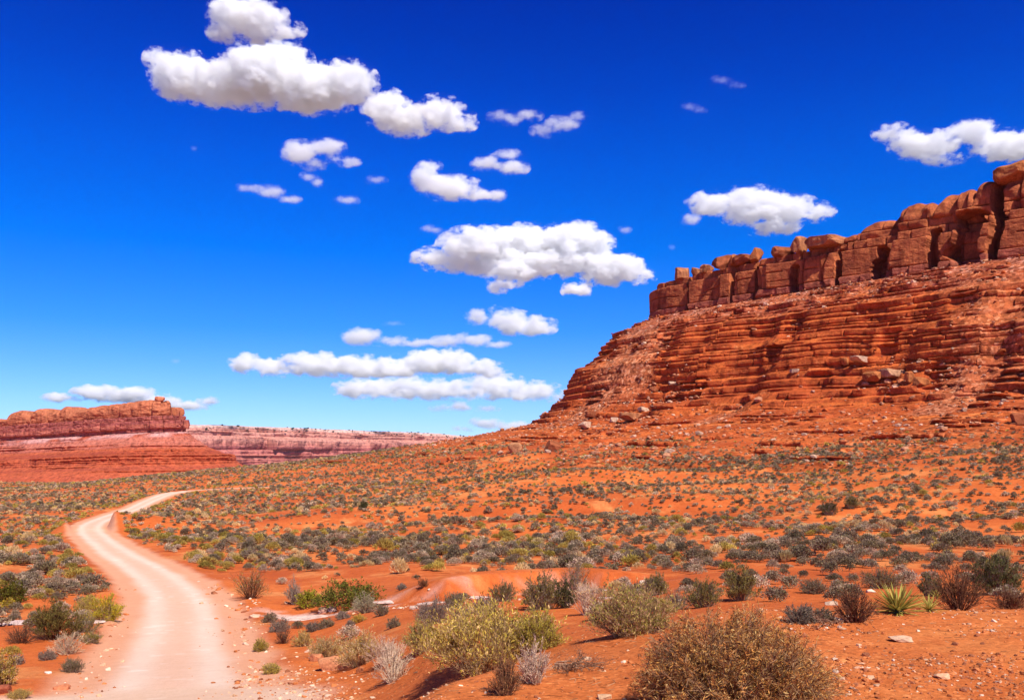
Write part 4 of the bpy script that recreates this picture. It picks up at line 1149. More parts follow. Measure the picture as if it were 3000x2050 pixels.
# big plants one can tell apart: (px, base py, width px, height px, kind, name, category, label)
BIG = [
    # shelf and rim
    (2150, 2100, 640, 350, "dense", "brown_bush", "bush", "huge dense brown twiggy bush standing on the bare orange ground", RUST, S_BROWN + [(0.46, 0.27, 0.14), (0.36, 0.20, 0.10)]),
    (1430, 1958, 370, 172, "broom", "rabbitbrush", "shrub", "large yellow green rabbitbrush with straw stems at the rim", MIXY, S_TAN),
    (1580, 1905, 120, 110, "broom", "rabbitbrush", "shrub", "olive yellow rabbitbrush growing against the large one's shady side", YGR, S_TAN),
    (1245, 1905, 110, 85, "broom", "rabbitbrush", "shrub", "yellow tan rabbitbrush between straw bushes and the largest rabbitbrush", MIXY, S_TAN),
    (1150, 1995, 110, 95, "bare", "twiggy_shrub", "shrub", "small whitish bare shrub alone on the orange sand", [(0.62, 0.46, 0.30), (0.70, 0.55, 0.38)], S_WHITE),
    (1480, 2035, 90, 115, "bare", "twiggy_shrub", "shrub", "reddish brown dry shrub beside the whitish tuft", BROWN, S_BROWN),
    (1565, 2000, 110, 110, "bare", "twiggy_shrub", "shrub", "whitish dry tuft next to a heap of dead branches", [(0.64, 0.46, 0.32), (0.7, 0.52, 0.36), (0.4, 0.24, 0.14)], S_WHITE),
    (1850, 1858, 240, 130, "broom", "greasewood", "shrub", "green and straw branching shrub with dead wood at its base", [(0.36, 0.28, 0.05), (0.48, 0.33, 0.12), (0.24, 0.21, 0.05), (0.40, 0.22, 0.12)], S_TAN),
    (1720, 1800, 110, 95, "bare", "dead_shrub", "shrub", "pale skeleton shrub leaning into the green branching one", STRAW, S_WHITE),
    (1060, 1945, 130, 80, "broom", "rabbitbrush", "shrub", "straw yellow bush above the pinkish slab boulder", STRAW + YEL[:1], S_TAN),
    (960, 1925, 110, 55, "broom", "rabbitbrush", "shrub", "low greenish straw bush beside the road bank", STRAW + YGR[:1], S_TAN),
    (1130, 1945, 130, 70, "bare", "dry_bush", "shrub", "pinkish straw dry bush below a small brown sagebrush", [(0.58, 0.36, 0.2), (0.5, 0.28, 0.14)], S_WHITE),
    (2505, 1822, 140, 92, "bare", "twiggy_bush", "bush", "brown bare branched bush at the rim before the yucca", BROWN, S_BROWN),
    (2810, 1785, 160, 110, "bare", "twiggy_bush", "bush", "dark brown tangled bush behind the yucca", [(0.24, 0.11, 0.05), (0.17, 0.085, 0.04)], S_BROWN),
    (2920, 1742, 130, 112, "broom", "green_shrub", "shrub", "dark green bushy shrub behind the dark brown tangled bush", DGRN, S_GREY),
    (2960, 1782, 110, 55, "bare", "twiggy_bush", "bush", "low brown green scrub on the rim below the dark green shrub", [(0.22, 0.13, 0.05), (0.16, 0.12, 0.04)], S_BROWN),
    (2345, 1822, 110, 55, "dome", "sagebrush", "shrub", "grey sagebrush in the dip right behind the huge brown bush", GREY, S_GREY),
    (2410, 1820, 70, 45, "dome", "sagebrush", "shrub", "small dark sagebrush beside the brown bare branched bush", SAGE, S_GREY),
    # the wash and beyond
    (1590, 1785, 110, 92, "broom", "green_shrub", "shrub", "grey green upright shrub in front of the spiky one", OLIVE + GREY[:1], S_GREY),
    (1655, 1780, 60, 75, "broom", "green_shrub", "shrub", "narrow dark green upright shrub in the wash", DGRN, S_GREY),
    (1688, 1735, 90, 80, "bare", "spiky_shrub", "shrub", "spiky grey green shrub with upswept branches beyond the wash", OLIVE, S_GREY),
    (1475, 1760, 80, 50, "broom", "green_shrub", "shrub", "green topped shrub above the grey brush of the wash", OLIVE, S_GREY),
    (1420, 1796, 90, 50, "dome", "sagebrush", "shrub", "grey brown sagebrush above the large rabbitbrush", GREY, S_GREY),
    (1330, 1780, 70, 45, "dome", "sagebrush", "shrub", "round dark sagebrush beside the pale slab of the wash", SAGE, S_GREY),
    (1270, 1828, 110, 65, "broom", "sagebrush", "shrub", "spreading grey sagebrush between pale slab and large rabbitbrush", GREY, S_GREY),
    (1350, 1810, 60, 35, "dome", "sagebrush", "shrub", "low grey sagebrush filling the gap above the large rabbitbrush", GREY, S_GREY),
    (1153, 1838, 42, 34, "dome", "sagebrush", "shrub", "small upright dark sagebrush alone on orange sand", SAGE, S_GREY),
    (1120, 1802, 46, 34, "dome", "sagebrush", "shrub", "dark round sagebrush beside the grey green tuft of the leafy shrub", SAGE, S_GREY),
    (1070, 1795, 74, 50, "broom", "sagebrush", "shrub", "pale grey green tuft at the end of the leafy shrub", [(0.42, 0.36, 0.2), (0.3, 0.27, 0.14)], S_GREY),
    (1020, 1775, 190, 65, "leafy", "leafy_shrub", "shrub", "wide bright green leafy shrub below the orange bank", GREEN, S_BROWN),
    (905, 1777, 70, 50, "leafy", "leafy_shrub", "shrub", "yellow green leafy shrub joined to the wide bright green one", [(0.36, 0.33, 0.03), (0.25, 0.25, 0.03), (0.44, 0.38, 0.04)], S_BROWN),
    (865, 1770, 70, 65, "bare", "sagebrush", "shrub", "grey twiggy sagebrush leaning on the yellow green leafy shrub", GREY, S_GREY),
    (735, 1752, 110, 72, "bare", "rabbitbrush", "shrub", "straw yellow bush with a dark woody base at the road edge", STRAW + [(0.55, 0.45, 0.05)], S_BROWN),
    (2062, 1778, 100, 78, "broom", "green_shrub", "shrub", "olive broom shrub above the huge brown bush", OLIVE, S_GREY),
    (2170, 1758, 95, 90, "broom", "green_shrub", "shrub", "olive green shrub with a blurred round top next to bare sand", OLIVE, S_GREY),
    (1925, 1742, 60, 60, "broom", "green_shrub", "shrub", "upright olive shrub beside the cream rounded rock", OLIVE, S_GREY),
    (1870, 1742, 40, 38, "dome", "sagebrush", "shrub", "dark sagebrush tucked under the cream rounded rock", SAGE, S_GREY),
    (1985, 1785, 90, 50, "bare", "sagebrush", "shrub", "grey tangled sagebrush beside the olive broom shrub", GREY, S_GREY),
    (2385, 1738, 90, 45, "dome", "sagebrush", "shrub", "big dark sagebrush mound on the bare orange flat", SAGE, S_GREY),
    (2465, 1730, 64, 36, "dome", "sagebrush", "shrub", "dark sagebrush mound over the propped tan slab", SAGE, S_GREY),
    (2580, 1722, 120, 50, "broom", "green_shrub", "shrub", "wide olive green shrub behind the yucca's bare branched neighbour", OLIVE + GREY[:1], S_GREY),
    (2725, 1745, 70, 60, "broom", "green_shrub", "shrub", "dark olive shrub directly behind the yucca", DGRN + OLIVE[:1], S_GREY),
    (2430, 1508, 50, 38, "broom", "green_shrub", "shrub", "dark green broom shrub on the sandy rise below the mesa", DGRN, S_GREY),
    (2492, 1490, 36, 34, "broom", "green_shrub", "shrub", "smaller green shrub beside the dark one on the sandy rise", OLIVE, S_GREY),
    (1065, 1492, 26, 20, "broom", "green_shrub", "shrub", "lone green shrub on the bare orange rise", DGRN, S_GREY),
    # by the road
    (310, 1822, 85, 72, "broom", "rabbitbrush", "shrub", "bright yellow flowering bush beside the dirt road", [(0.62, 0.47, 0.02), (0.5, 0.38, 0.025), (0.34, 0.28, 0.03)], S_TAN),
    (248, 1796, 54, 42, "broom", "rabbitbrush", "shrub", "yellow green bush next to the bright yellow flowering one", YGR, S_TAN),
    (35, 1765, 80, 58, "leafy", "leafy_shrub", "shrub", "dense green rounded shrub across the road from the wash", [(0.20, 0.18, 0.025), (0.14, 0.13, 0.02)], S_BROWN),
    (26, 1782, 42, 28, "leafy", "rabbitbrush", "shrub", "small yellow rounded shrub under the dense green one", YEL, S_TAN),
    (160, 1872, 120, 95, "broom", "greasewood", "shrub", "tall olive and orange shrub above the pale slab", OLIVE + [(0.36, 0.25, 0.06)], S_BROWN),
    (65, 1882, 100, 42, "bare", "sagebrush", "shrub", "low dark brown scrub beside the tall olive shrub", [(0.16, 0.10, 0.06), (0.22, 0.13, 0.07)], S_BROWN),
    (195, 1915, 110, 55, "bare", "dry_bush", "shrub", "pale straw dry bush with tangled white twigs", STRAW, S_WHITE),
    (250, 1850, 80, 44, "broom", "rabbitbrush", "shrub", "grey green and yellow shrub under the bright yellow bush", OLIVE + YEL[:1] + GREY[:1], S_GREY),
    (265, 1882, 60, 30, "broom", "rabbitbrush", "shrub", "low green yellow shrub on the road bank", YGR, S_GREY),
    (140, 1932, 52, 30, "dome", "sagebrush", "shrub", "small grey sagebrush at the foot of the pale straw bush", GREY, S_GREY),
    (212, 1968, 66, 38, "broom", "sagebrush", "shrub", "brown green tuft alone on the sandy slope by the road", [(0.3, 0.22, 0.1), (0.2, 0.17, 0.07)], S_GREY),
    (50, 1945, 44, 30, "dome", "sagebrush", "shrub", "little brown sagebrush above the straw yellow bush", GREY, S_GREY),
    (10, 2008, 70, 85, "broom", "rabbitbrush", "shrub", "straw yellow bush with dark stems by the road apron", STRAW + YEL, S_BROWN),
    (55, 2045, 60, 25, "broom", "grass_clump", "grass", "golden grass clump at the edge of the road apron", [(0.62, 0.45, 0.12), (0.55, 0.38, 0.1)], S_TAN),
    (764, 1906, 50, 36, "dome", "rabbitbrush", "shrub", "round yellow green cushion on the road bank", YGR, S_TAN),
    (795, 1972, 58, 34, "dome", "rabbitbrush", "shrub", "round yellow cushion close to the road rubble", YGR, S_TAN),
    (888, 1892, 56, 42, "broom", "rabbitbrush", "shrub", "olive yellow tuft beside a brown twiggy shrub", MIXY, S_TAN),
    (832, 1884, 54, 40, "bare", "sagebrush", "shrub", "brown twiggy shrub beside the olive yellow tuft", [(0.22, 0.15, 0.1), (0.3, 0.2, 0.13)], S_BROWN),
    (820, 1850, 66, 36, "dome", "sagebrush", "shrub", "brown grey sagebrush above the brown twiggy shrub", GREY, S_GREY),
    (790, 1822, 46, 30, "dome", "sagebrush", "shrub", "dark sagebrush with an orange tuft at the road edge", SAGE, S_GREY),
    (915, 1848, 50, 30, "dome", "sagebrush", "shrub", "grey sagebrush below the long pale slab", GREY, S_GREY),
    (955, 1838, 50, 28, "dome", "sagebrush", "shrub", "second grey sagebrush below the long pale slab", SAGE, S_GREY),
    (1025, 1835, 28, 22, "dome", "sagebrush", "shrub", "tiny grey sagebrush on orange sand below the golden tufts", GREY, S_GREY),
    (1005, 1812, 44, 22, "dome", "sagebrush", "shrub", "greyish tuft beside the golden tufts of the wash", GREY, S_GREY),
    (1050, 1822, 40, 22, "broom", "grass_clump", "grass", "golden grass tuft below the pale grey green tuft", [(0.56, 0.36, 0.06), (0.5, 0.32, 0.05)], S_TAN),
    (1240, 1720, 36, 22, "bare", "sagebrush", "shrub", "small brown shrub on the orange bank of the wash", BROWN, S_BROWN),
    (1178, 1726, 30, 18, "dome", "sagebrush", "shrub", "grey tuft half way down the orange bank", GREY, S_GREY),
]
rkey = random.Random(4)
big_xy = []
for i, (px, py, wpx, hpx, kind, nm, cat, lab, cols, stc) in enumerate(BIG):
    p = px_ray(px, py, ground, 3.5 if py > 1785 else 9)
    k = p[1] / F
    W, H = wpx * k, hpx * k
    big_xy.append((p[0], p[1], W))
    loc = (p[0], p[1], p[2] - 0.02)
    sd = 3000 + i
    pxs = max(k, 0.0015)
    if kind == "dense":
        st_, fo = branch_bush(sd, W * 0.98, H * 0.91, cols, stc, 700, 13, 0.026, 0.17, 0.45, 1.0, 0.0040, 8, 0.2, 0.72, 0.04, 0.5)
    elif kind == "broom":
        st_, fo = branch_bush(sd, W * 1.1, H * 1.1, cols, stc, int(70 + min(wpx, 300) * 0.75), 9, max(0.030 * H / 0.5, 2.5 * pxs), 0.24, -0.2, 1.05, 0.0028 + 0.3 * pxs, 8, 0.16, 0.62)
    elif kind == "bare":
        st_, fo = branch_bush(sd, W * 1.1, H * 1.15, cols, stc, int(40 + min(wpx, 200) * 0.4), 9, max(0.022 * H / 0.4, 2.2 * pxs), 0.22, 0.0, 0.95, 0.0035 + 0.45 * pxs, 3, 0.08, 0.55)
    elif kind == "leafy":
        st_, fo = branch_bush(sd, W * 1.05, H * 1.05, cols, stc, int(60 + min(wpx, 200) * 0.6), 8, max(0.06 * H / 0.8, 3.0 * pxs), 0.6, 0.1, 1.0, 0.004 + 0.2 * pxs, 6, 0.3, 0.7, 0.2)
    else:
        st_, fo = branch_bush(sd, W, H, cols, stc, int(60 + min(wpx, 100) * 0.8), 7, max(0.035 * H / 0.5, 2.6 * pxs), 0.34, 0.05, 1.0, 0.003 + 0.3 * pxs, 7, 0.2, 0.7, 0.15)
    two_part(nm, lab, cat, loc, st_, fo, rkey.uniform(0, 6.28))

# yuccas: stiff blades from one root
def yucca(label, px, py, W, n, seed):
    p = px_ray(px, py, ground)
    k = p[1] / F; R_ = W * k * 0.62
    rg = np.random.default_rng(seed)
    root = empty("yucca", tuple(p)); tag(root, label, "yucca", "yuccas at the rim")
    V, Fc = [], []
    for i in range(n):
        a = rg.uniform(0, 6.283); e = rg.uniform(0.05, 1.15)
        L = R_ * rg.uniform(0.85, 1.2); w = 0.020 * R_ / 0.35
        d = np.array([math.cos(a) * math.cos(e), math.sin(a) * math.cos(e), math.sin(e)]); sd = np.array([-math.sin(a), math.cos(a), 0.0])
        up = np.cross(sd, d) * -1
        q = [np.array([0, 0, 0.02]) + d * L * t + np.array([0, 0, -0.14 * L * t * t * math.cos(e)]) for t in (0.03, 0.45, 0.8, 1.0)]
        ws = [w * 0.5, w * 0.55, w * 0.33, w * 0.04]
        o = len(V)
        for c_, ww in zip(q, ws):
            V += [c_ - sd * ww, c_ + up * ww * -0.45, c_ + sd * ww]
        for j in range(3):
            b = o + j * 3
            Fc += [[b, b + 1, b + 4, b + 3], [b + 1, b + 2, b + 5, b + 4]]
    V = np.array(V); n_ = len(V)
    tt = rg.uniform(0, 1, (n, 1)); cl = np.array([0.62, 0.52, 0.13]) * (1 - tt) + np.array([0.40, 0.36, 0.08]) * tt
    link("blades", mesh_np("blades", V, np.array(Fc), np.repeat(cl, 12, 0), False, [M_LEAF]), (0, 0, 0), root)
    v, f = rock_np(seed, 2, (R_ * 0.3, R_ * 0.3, R_ * 0.2), 4, 0.2, 0)
    link("root_crown", mesh_np("root_crown", v - np.array([0, 0, 0.03]), f, np.repeat([[0.24, 0.15, 0.07]], len(v), 0), False, [M_STEM]), (0, 0, 0), root)
yucca("pale yellow green yucca with stiff pointed blades at the rim", 2630, 1796, 150, 150, 71)
yucca("smaller yucca crowded against the dark brown tangled bush", 2722, 1790, 80, 70, 72)
yucca("little yucca peeping out above its larger neighbour", 2745, 1752, 50, 34, 73)

# dead branches lying on the sand
def dead_branch(label, px, py, L, spread, n, seed, rot):
    p = px_ray(px, py, ground)
    k = p[1] / F; Lm = L * k
    rg = np.random.default_rng(seed)
    P0, P1, R0, R1 = [], [], [], []
    def grow(a, ang, ln, r, lev):
        x = a.copy(); seg = 5
        for i in range(seg):
            ang += rg.normal(0, 0.22)
            h = max(0.0, x[2] + rg.normal(0.004, 0.014) * (Lm / 0.5))
            y = np.array([x[0] + math.cos(ang) * ln / seg, x[1] + math.sin(ang) * ln / seg * 1.3, max(h, r * 0.6)])
            P0.append(x); P1.append(y); R0.append(r * (1 - i / seg * 0.5)); R1.append(r * (1 - (i + 1) / seg * 0.5))
            if lev < 3 and rg.random() < 0.62:
                grow(y, ang + rg.choice([-1, 1]) * rg.uniform(0.3, 0.8), ln * rg.uniform(0.35, 0.65), r * 0.55, lev + 1)
            x = y
    for i in range(n):
        grow(np.array([rg.normal(0, 0.03), rg.normal(0, 0.04), 0.015 + 0.05 * rg.random() * Lm]), rot + rg.normal(0, spread), Lm * rg.uniform(0.6, 1.0), 0.011 * Lm / 0.45, 0)
    v, f = tubes(np.array(P0), np.array(P1), np.array(R0), np.array(R1))
    o = link("dead_branch", mesh_np("dead_branch", v, f, leaf_cols(len(P0), [(0.20, 0.10, 0.055), (0.13, 0.065, 0.04), (0.30, 0.17, 0.10)], rg, 6), False, [M_STEM]), tuple(p))
    tag(o, label, "dead branch")
dead_branch("tangled heap of dead brown branches on the orange sand", 1625, 1955, 130, 0.5, 7, 5, -0.15)
dead_branch("dark dead branch lying across the gravel beside the bare bush", 2470, 1828, 130, 0.12, 1, 6, 3.3)
dead_branch("dead twigs under the green and straw branching shrub", 1900, 1852, 100, 0.6, 4, 8, 0.0)
dead_branch("short dead twig beside the small whitish bare shrub", 1215, 1975, 60, 0.5, 2, 9, -0.2)
dead_branch("dark fallen twigs at the foot of the reddish dry shrub", 1500, 2030, 80, 0.8, 3, 10, 2.6)

def build_litter():
    rl = np.random.default_rng(31)
    n = 2600
    Yl = 5.2 * np.exp(rl.uniform(0, math.log(4.2), n)); ul = rl.uniform(-0.25, 0.66, n); Xl = ul * Yl
    keep = rl.random(n) < 0.15 + 0.85 * sstep(-0.1, 0.45, fbm(Xl / 1.1, Yl / 0.9, 0, 3, 451))
    near = np.zeros(n, bool)
    for bx, by, bw in big_xy:
        near |= np.hypot(Xl - bx, Yl - by) < bw * 0.8
    keep |= near & (rl.random(n) < 0.9)
    Xl, Yl = Xl[keep], Yl[keep]; n = len(Xl)
    C_ = np.stack([Xl, Yl, ground(Xl, Yl) + 0.008], 1)
    a = rl.uniform(0, 6.283, n); L = rl.lognormal(-2.9, 0.5, n).clip(0.02, 0.16)
    D_ = np.stack([np.cos(a), np.sin(a), rl.normal(0, 0.12, n)], 1)
    v, f = tubes(C_ - D_ * L[:, None] * 0.5, C_ + D_ * L[:, None] * 0.5, np.full(n, 0.0028), np.full(n, 0.0016))
    tag(link("litter", mesh_np("litter", v, f, leaf_cols(n, [(0.16, 0.085, 0.05), (0.30, 0.18, 0.10), (0.48, 0.33, 0.2)], rl, 6), False, [M_STEM])), kind="stuff")
build_litter()

# scattered scrub: every shrub large enough to tell apart is an object, the rest is one cover
def scatter():
    rs = np.random.default_rng(99)
    N = 150000
    # uniform over the area: radius^2 uniform inside bands
    def ring(y0, y1, n):
        Yg = np.sqrt(rs.uniform(y0 ** 2, y1 ** 2, n)); u = rs.uniform(-0.68, 0.68, n)
        return u * Yg, Yg
    X, Y, prob = [], [], []
    for y0, y1, rho in ((13, 22, 0.15), (22, 40, 0.60), (40, 54, 0.95), (54, 108, 1.15), (108, 200, 1.35), (200, 400, 0.80), (400, 760, 0.17)):
        A = 0.72 * (y1 ** 2 - y0 ** 2)
        x, y = ring(y0, y1, int(A * rho))
        X.append(x); Y.append(y)
    X, Y = np.concatenate(X), np.concatenate(Y)
    u = X / Y
    Z, dr, dw, n1, n2, bench, dm = ground(X, Y, True)
    bd, _ = seg_dist(X, Y, np.array([(-226, 594), (-300, 628), (-560, 760), (-900, 930)], float))
    patch = fbm(X / 15, Y / 10, 0, 3, 321)
    front = np.clip(fbm(X / 60 + 5, (Y + 6) / 26, 0, 3, 41) - fbm(X / 60 + 5, (Y - 6) / 26, 0, 3, 41), 0, None)
    p = np.clip(0.68 + 0.9 * patch, 0.22, 1) * (1 - 0.5 * sstep(0.03, 0.10, front) * (Y > 95))
    p = np.where(Y < 54, np.clip(0.62 + 1.1 * patch, 0.05, 1) * np.where(u > 0.02, 1.0, 0.33), p)
    left = (X < np.interp(Y, ROAD[:, 1], ROAD[:, 0])) & (Y > 26)
    p = np.where(left & (Y > 28) & (Y < 75), np.clip(0.75 + 1.0 * patch, 0.25, 1), p)
    p = p * sstep(ROAD_W * 1.25, ROAD_W * 1.8, dr)
    dsr, alr = seg_dist(X, Y, np.array([(20, 395), (-60, 450), (-170, 540)], float))
    p = p * (1 - 0.7 * np.exp(-(dsr / 34.0) ** 2) * sstep(170, 90, alr))
    p = p * sstep(88, 128, dm) * sstep(2.0, 4.0, np.where(Y < 60, dw, 9)) * sstep(30, 60, bd)
    p = p * np.where((Y > 28) & (Y < 46) & (u > -0.2) & (u < 0.08), 0.25, 1.0)
    p = p * np.where((Y < 13 + 6 * (u < 0.1)), 0.0, 1.0)
    keep = rs.random(len(X)) < p
    X, Y, Z, dr, patch, dm, u = [a[keep] for a in (X, Y, Z, dr, patch, dm, u)]
    n = len(X)
    fz = (dm < 150) & (Y > 60)
    Z[fz] = surface(X[fz], Y[fz])
    W = np.clip(rs.lognormal(-0.22, 0.36, n), 0.28, 1.8) * (1 + 0.25 * sstep(180, 500, Y))
    W = W * np.where((Y > 45) & (Y < 100), 0.95, 0.84)
    W = np.where(Y < 40, np.minimum(W, 0.45 + 0.012 * Y), W)
    roadside = np.exp(-((dr - 3.5) / 3.5) ** 2)
    t = rs.random(n) + 0.25 * fbm(X / 22, Y / 16, 0, 3, 654)
    yprob = 0.07 + 0.35 * roadside + 0.10 * (fbm(X / 30, Y / 18, 0, 2, 655) > 0.15)
    kind = np.where(t < 0.60 - yprob, 0, np.where(t < 0.80 - yprob * 0.6, 1, np.where(t < 0.80 + yprob * 0.7, 2, 3)))
    kind = np.where((Y < 45) & (kind >= 2) & (rs.random(n) < 0.6), 0, kind)
    # clear of the big plants
    for bx, by, bw in big_xy:
        W[np.hypot(X - bx, Y - by) < bw * 0.5 + 0.25] = 0
    ok = W > 0
    X, Y, Z, dr, W, kind, u = [a[ok] for a in (X, Y, Z, dr, W, kind, u)]
    n = len(X)
    KINDS = [("sagebrush", SAGE + GREY[:2], 300, 0.60), ("saltbush", SALT, 220, 0.55), ("rabbitbrush", [(0.46, 0.33, 0.06), (0.36, 0.26, 0.06), (0.56, 0.42, 0.10), (0.30, 0.21, 0.07)], 170, 0.60), ("grass_clump", STRAW, 120, 0.55)]
    protos = []
    for kx, (nm, cols, cap_, hh) in enumerate(KINDS):
        L = []
        for j in range(7):
            if kx == 3:
                v, f, c = dome_bush(700 + kx * 20 + j, cols, 800, 0.14, 0.14, hh, 8, 1.6)
            elif kx == 2:
                v, f, c = dome_bush(700 + kx * 20 + j, cols, 1000, 0.085, 0.28, hh, 10, 0.9)
            else:
                v, f, c = dome_bush(700 + kx * 20 + j, cols, 1300, 0.062, 0.42, hh, 10 + j, 0.35)
            L.append((v, f, c, mesh_np(nm, v, f, c, False, [M_LEAF])))
        protos.append(L)
    inside = (np.abs(u) < 0.572) & (HOR - F * Z / Y < 2060)
    size = W / Y
    is_obj = np.zeros(n, bool)
    for kx, (nm, cols, cap_, hh) in enumerate(KINDS):
        idx = np.nonzero(inside & (kind == kx))[0]
        is_obj[idx[np.argsort(-size[idx])][:cap_]] = True
    TXT = {0: ("dark grey brown sagebrush mound", "shrub"), 1: ("pale grey saltbush mound", "shrub"), 2: ("yellow green rabbitbrush tuft", "shrub"), 3: ("straw coloured dry grass clump", "grass")}
    road_x = np.interp(Y, ROAD[:, 1], ROAD[:, 0])
    for i in np.nonzero(is_obj)[0]:
        kx = int(kind[i])
        v, f, c, me = protos[kx][rs.integers(0, 7)]
        o = link(KINDS[kx][0], me, (X[i], Y[i], Z[i] - 0.03))
        w = W[i]
        o.scale = (w, w, w * rs.uniform(0.85, 1.25))
        o.rotation_euler = (0, 0, rs.uniform(0, 6.283))
        if dr[i] < 5.5: wh = "lining the edge of the pale dirt road"
        elif X[i] < road_x[i]: wh = "on the flat across the road from the mesa"
        elif Y[i] < 34: wh = "in the dip just beyond the rim"
        elif Y[i] < 52: wh = "on the orange sand around the dry wash"
        elif Y[i] < 75: wh = "in the dense belt of scrub above the wash"
        else: wh = "in the scrub on the rise towards the mesa"
        sz_ = "small" if w < 0.75 else ("medium" if w < 1.1 else "wide")
        lab = sz_ + " " + TXT[kx][0] + " " + wh
        tag(o, lab, TXT[kx][1], lab.replace(sz_ + " ", sz_ + " sized "))
    # the rest, far or outside the frame
    rest = np.nonzero(~is_obj)[0]
    V, Fc, C = [], [], []; off = 0
    for i in rest:
        v, f, c, _ = protos[int(kind[i])][rs.integers(0, 7)]
        nq = len(v) // 4
        # fewer, larger sprigs with distance
        m = int(np.clip(260 * 90 / Y[i], 30, 300)) if abs(u[i]) < 0.6 else int(np.clip(160 * 90 / Y[i], 30, 160))
        pick = rs.permutation(nq)[:m]
        q = v.reshape(-1, 4, 3)[pick]
        grow = math.sqrt(nq / m) * 0.9
        cen = q.mean(1, keepdims=True)
        q = (cen + (q - cen) * np.array([grow, grow, grow * 0.8])).reshape(-1, 3)
        w = W[i]; a = rs.uniform(0, 6.283)
        q = rotz(q * np.array([w, w, w * rs.uniform(0.85, 1.25)]), a) + np.array([X[i], Y[i], Z[i] - 0.03])
        V.append(q); Fc.append(np.arange(4 * m).reshape(-1, 4) + off); off += 4 * m
        C.append(np.repeat(c.reshape(-1, 4, 3)[pick][:, 0], 4, 0) * rs.uniform(0.7, 1.35))
    me = mesh_np("desert_scrub", np.vstack(V), np.vstack(Fc), np.vstack(C), False, [M_SCRUB])
    tag(link("desert_scrub", me), kind="stuff")
    print("scatter", n, int(is_obj.sum()), off // 4)
scatter()

# junipers dotted along the pale top of the distant rim
def far_scrub():
    X, Y, Z = FAR_G
    rs = np.random.default_rng(8)
    V, Fc, C = [], [], []; off = 0
    w = sstep(76, 84, Z) * (Y < 4500) * (X > -1700)
    k = rs.choice(w.size, 520, p=(w / w.sum()).ravel())
    v0, f0 = ico(1)
    for i in k:
        p = np.array([X.flat[i] + rs.normal(0, 12), Y.flat[i] + rs.normal(0, 10), Z.flat[i]])
        sz = rs.uniform(1.4, 3.4)
        q = v0 * np.array([sz * rs.uniform(0.9, 1.8), sz, sz * 0.8]) * (1 + 0.3 * rs.normal(size=(len(v0), 1))) + p
        V.append(q); Fc.append(f0 + off); off += len(q); C.append(np.repeat([[0.05, 0.05, 0.03]], len(q), 0))
    me = mesh_np("juniper_scrub", np.vstack(V), np.vstack(Fc), np.vstack(C), False, [M_SCRUB])
    tag(link("juniper_scrub", me), kind="stuff")
far_scrub()

# ------------------------------------------------------------------ clouds
def cloud_material(dist, dens, origin, blobs, amp):
    """vapour that thins out to nothing at torn edges: lumps of an uneven field, flat at the base"""
    m = bpy.data.materials.new("cloud_vapour")
    m.use_nodes = True
    nt = m.node_tree; nt.nodes.clear()
    k = dist / F
    def math_(op, a, b=None, c=None):
        n = nt.nodes.new("ShaderNodeMath"); n.operation = op
        for i_, v in enumerate((a, b, c)):
            if v is None: continue
            if isinstance(v, (int, float)): n.inputs[i_].default_value = v
            else: nt.links.new(v, n.inputs[i_])
        return n.outputs[0]
    def vec(op, a, b):
        n = nt.nodes.new("ShaderNodeVectorMath"); n.operation = op
        nt.links.new(a, n.inputs[0]); n.inputs[1].default_value = b
        return n
    out = nt.nodes.new("ShaderNodeOutputMaterial")
    pos = nt.nodes.new("ShaderNodeNewGeometry").outputs["Position"]
    p = vec('MULTIPLY', vec('SUBTRACT', pos, origin).outputs[0], (1 / k, 1 / k, 1 / k)).outputs[0]
    f = None
    for (x, y, z, rx, ry, rz) in blobs:
        q = vec('MULTIPLY', vec('SUBTRACT', p, (x, y, z)).outputs[0], (1 / rx, 1 / ry, 1 / rz)).outputs[0]
        ln = nt.nodes.new("ShaderNodeVectorMath"); ln.operation = 'LENGTH'; nt.links.new(q, ln.inputs[0])
        g = math_('MULTIPLY_ADD', ln.outputs["Value"], -rz, rz)
        f = g if f is None else math_('SMOOTH_MAX', f, g, 8.0)
    n1 = noise_node(nt, 1.0, 4, 0.66, p, (1 / 46.0, 1 / 46.0, 1 / 30.0))
    f = math_('ADD', f, math_('MULTIPLY_ADD', n1.outputs["Fac"], 2 * amp, -amp))
    sp = nt.nodes.new("ShaderNodeSeparateXYZ"); nt.links.new(p, sp.inputs[0])
    zz = math_('ADD', sp.outputs[2], math_('MULTIPLY_ADD', n1.outputs["Fac"], 0.5 * amp, -0.25 * amp - 0.16 * min(b[5] for b in blobs)))
    f = math_('SMOOTH_MIN', f, zz, 6.0)
    mr = nt.nodes.new("ShaderNodeMapRange"); mr.interpolation_type = 'SMOOTHSTEP'
    mr.inputs["From Min"].default_value = -3.0; mr.inputs["From Max"].default_value = 13.0
    mr.inputs["To Min"].default_value = 0.0; mr.inputs["To Max"].default_value = dens / k / 16.0
    nt.links.new(f, mr.inputs["Value"])
    vol = nt.nodes.new("ShaderNodeVolumeScatter")
    vol.inputs["Color"].default_value = (1.0, 1.0, 1.0, 1)
    vol.inputs["Anisotropy"].default_value = 0.0
    nt.links.new(mr.outputs[0], vol.inputs["Density"])
    nt.links.new(vol.outputs[0], out.inputs["Volume"])
    m.cycles.volume_step_rate = 0.2
    tr = nt.nodes.new("ShaderNodeBsdfTransparent"); df = nt.nodes.new("ShaderNodeBsdfDiffuse")
    df.inputs[0].default_value = (0.9, 0.9, 0.92, 1)
    mx = nt.nodes.new("ShaderNodeMixShader"); mx.inputs[0].default_value = 0.001
    nt.links.new(tr.outputs[0], mx.inputs[1]); nt.links.new(df.outputs[0], mx.inputs[2])
    nt.links.new(mx.outputs[0], out.inputs["Surface"])
    return m

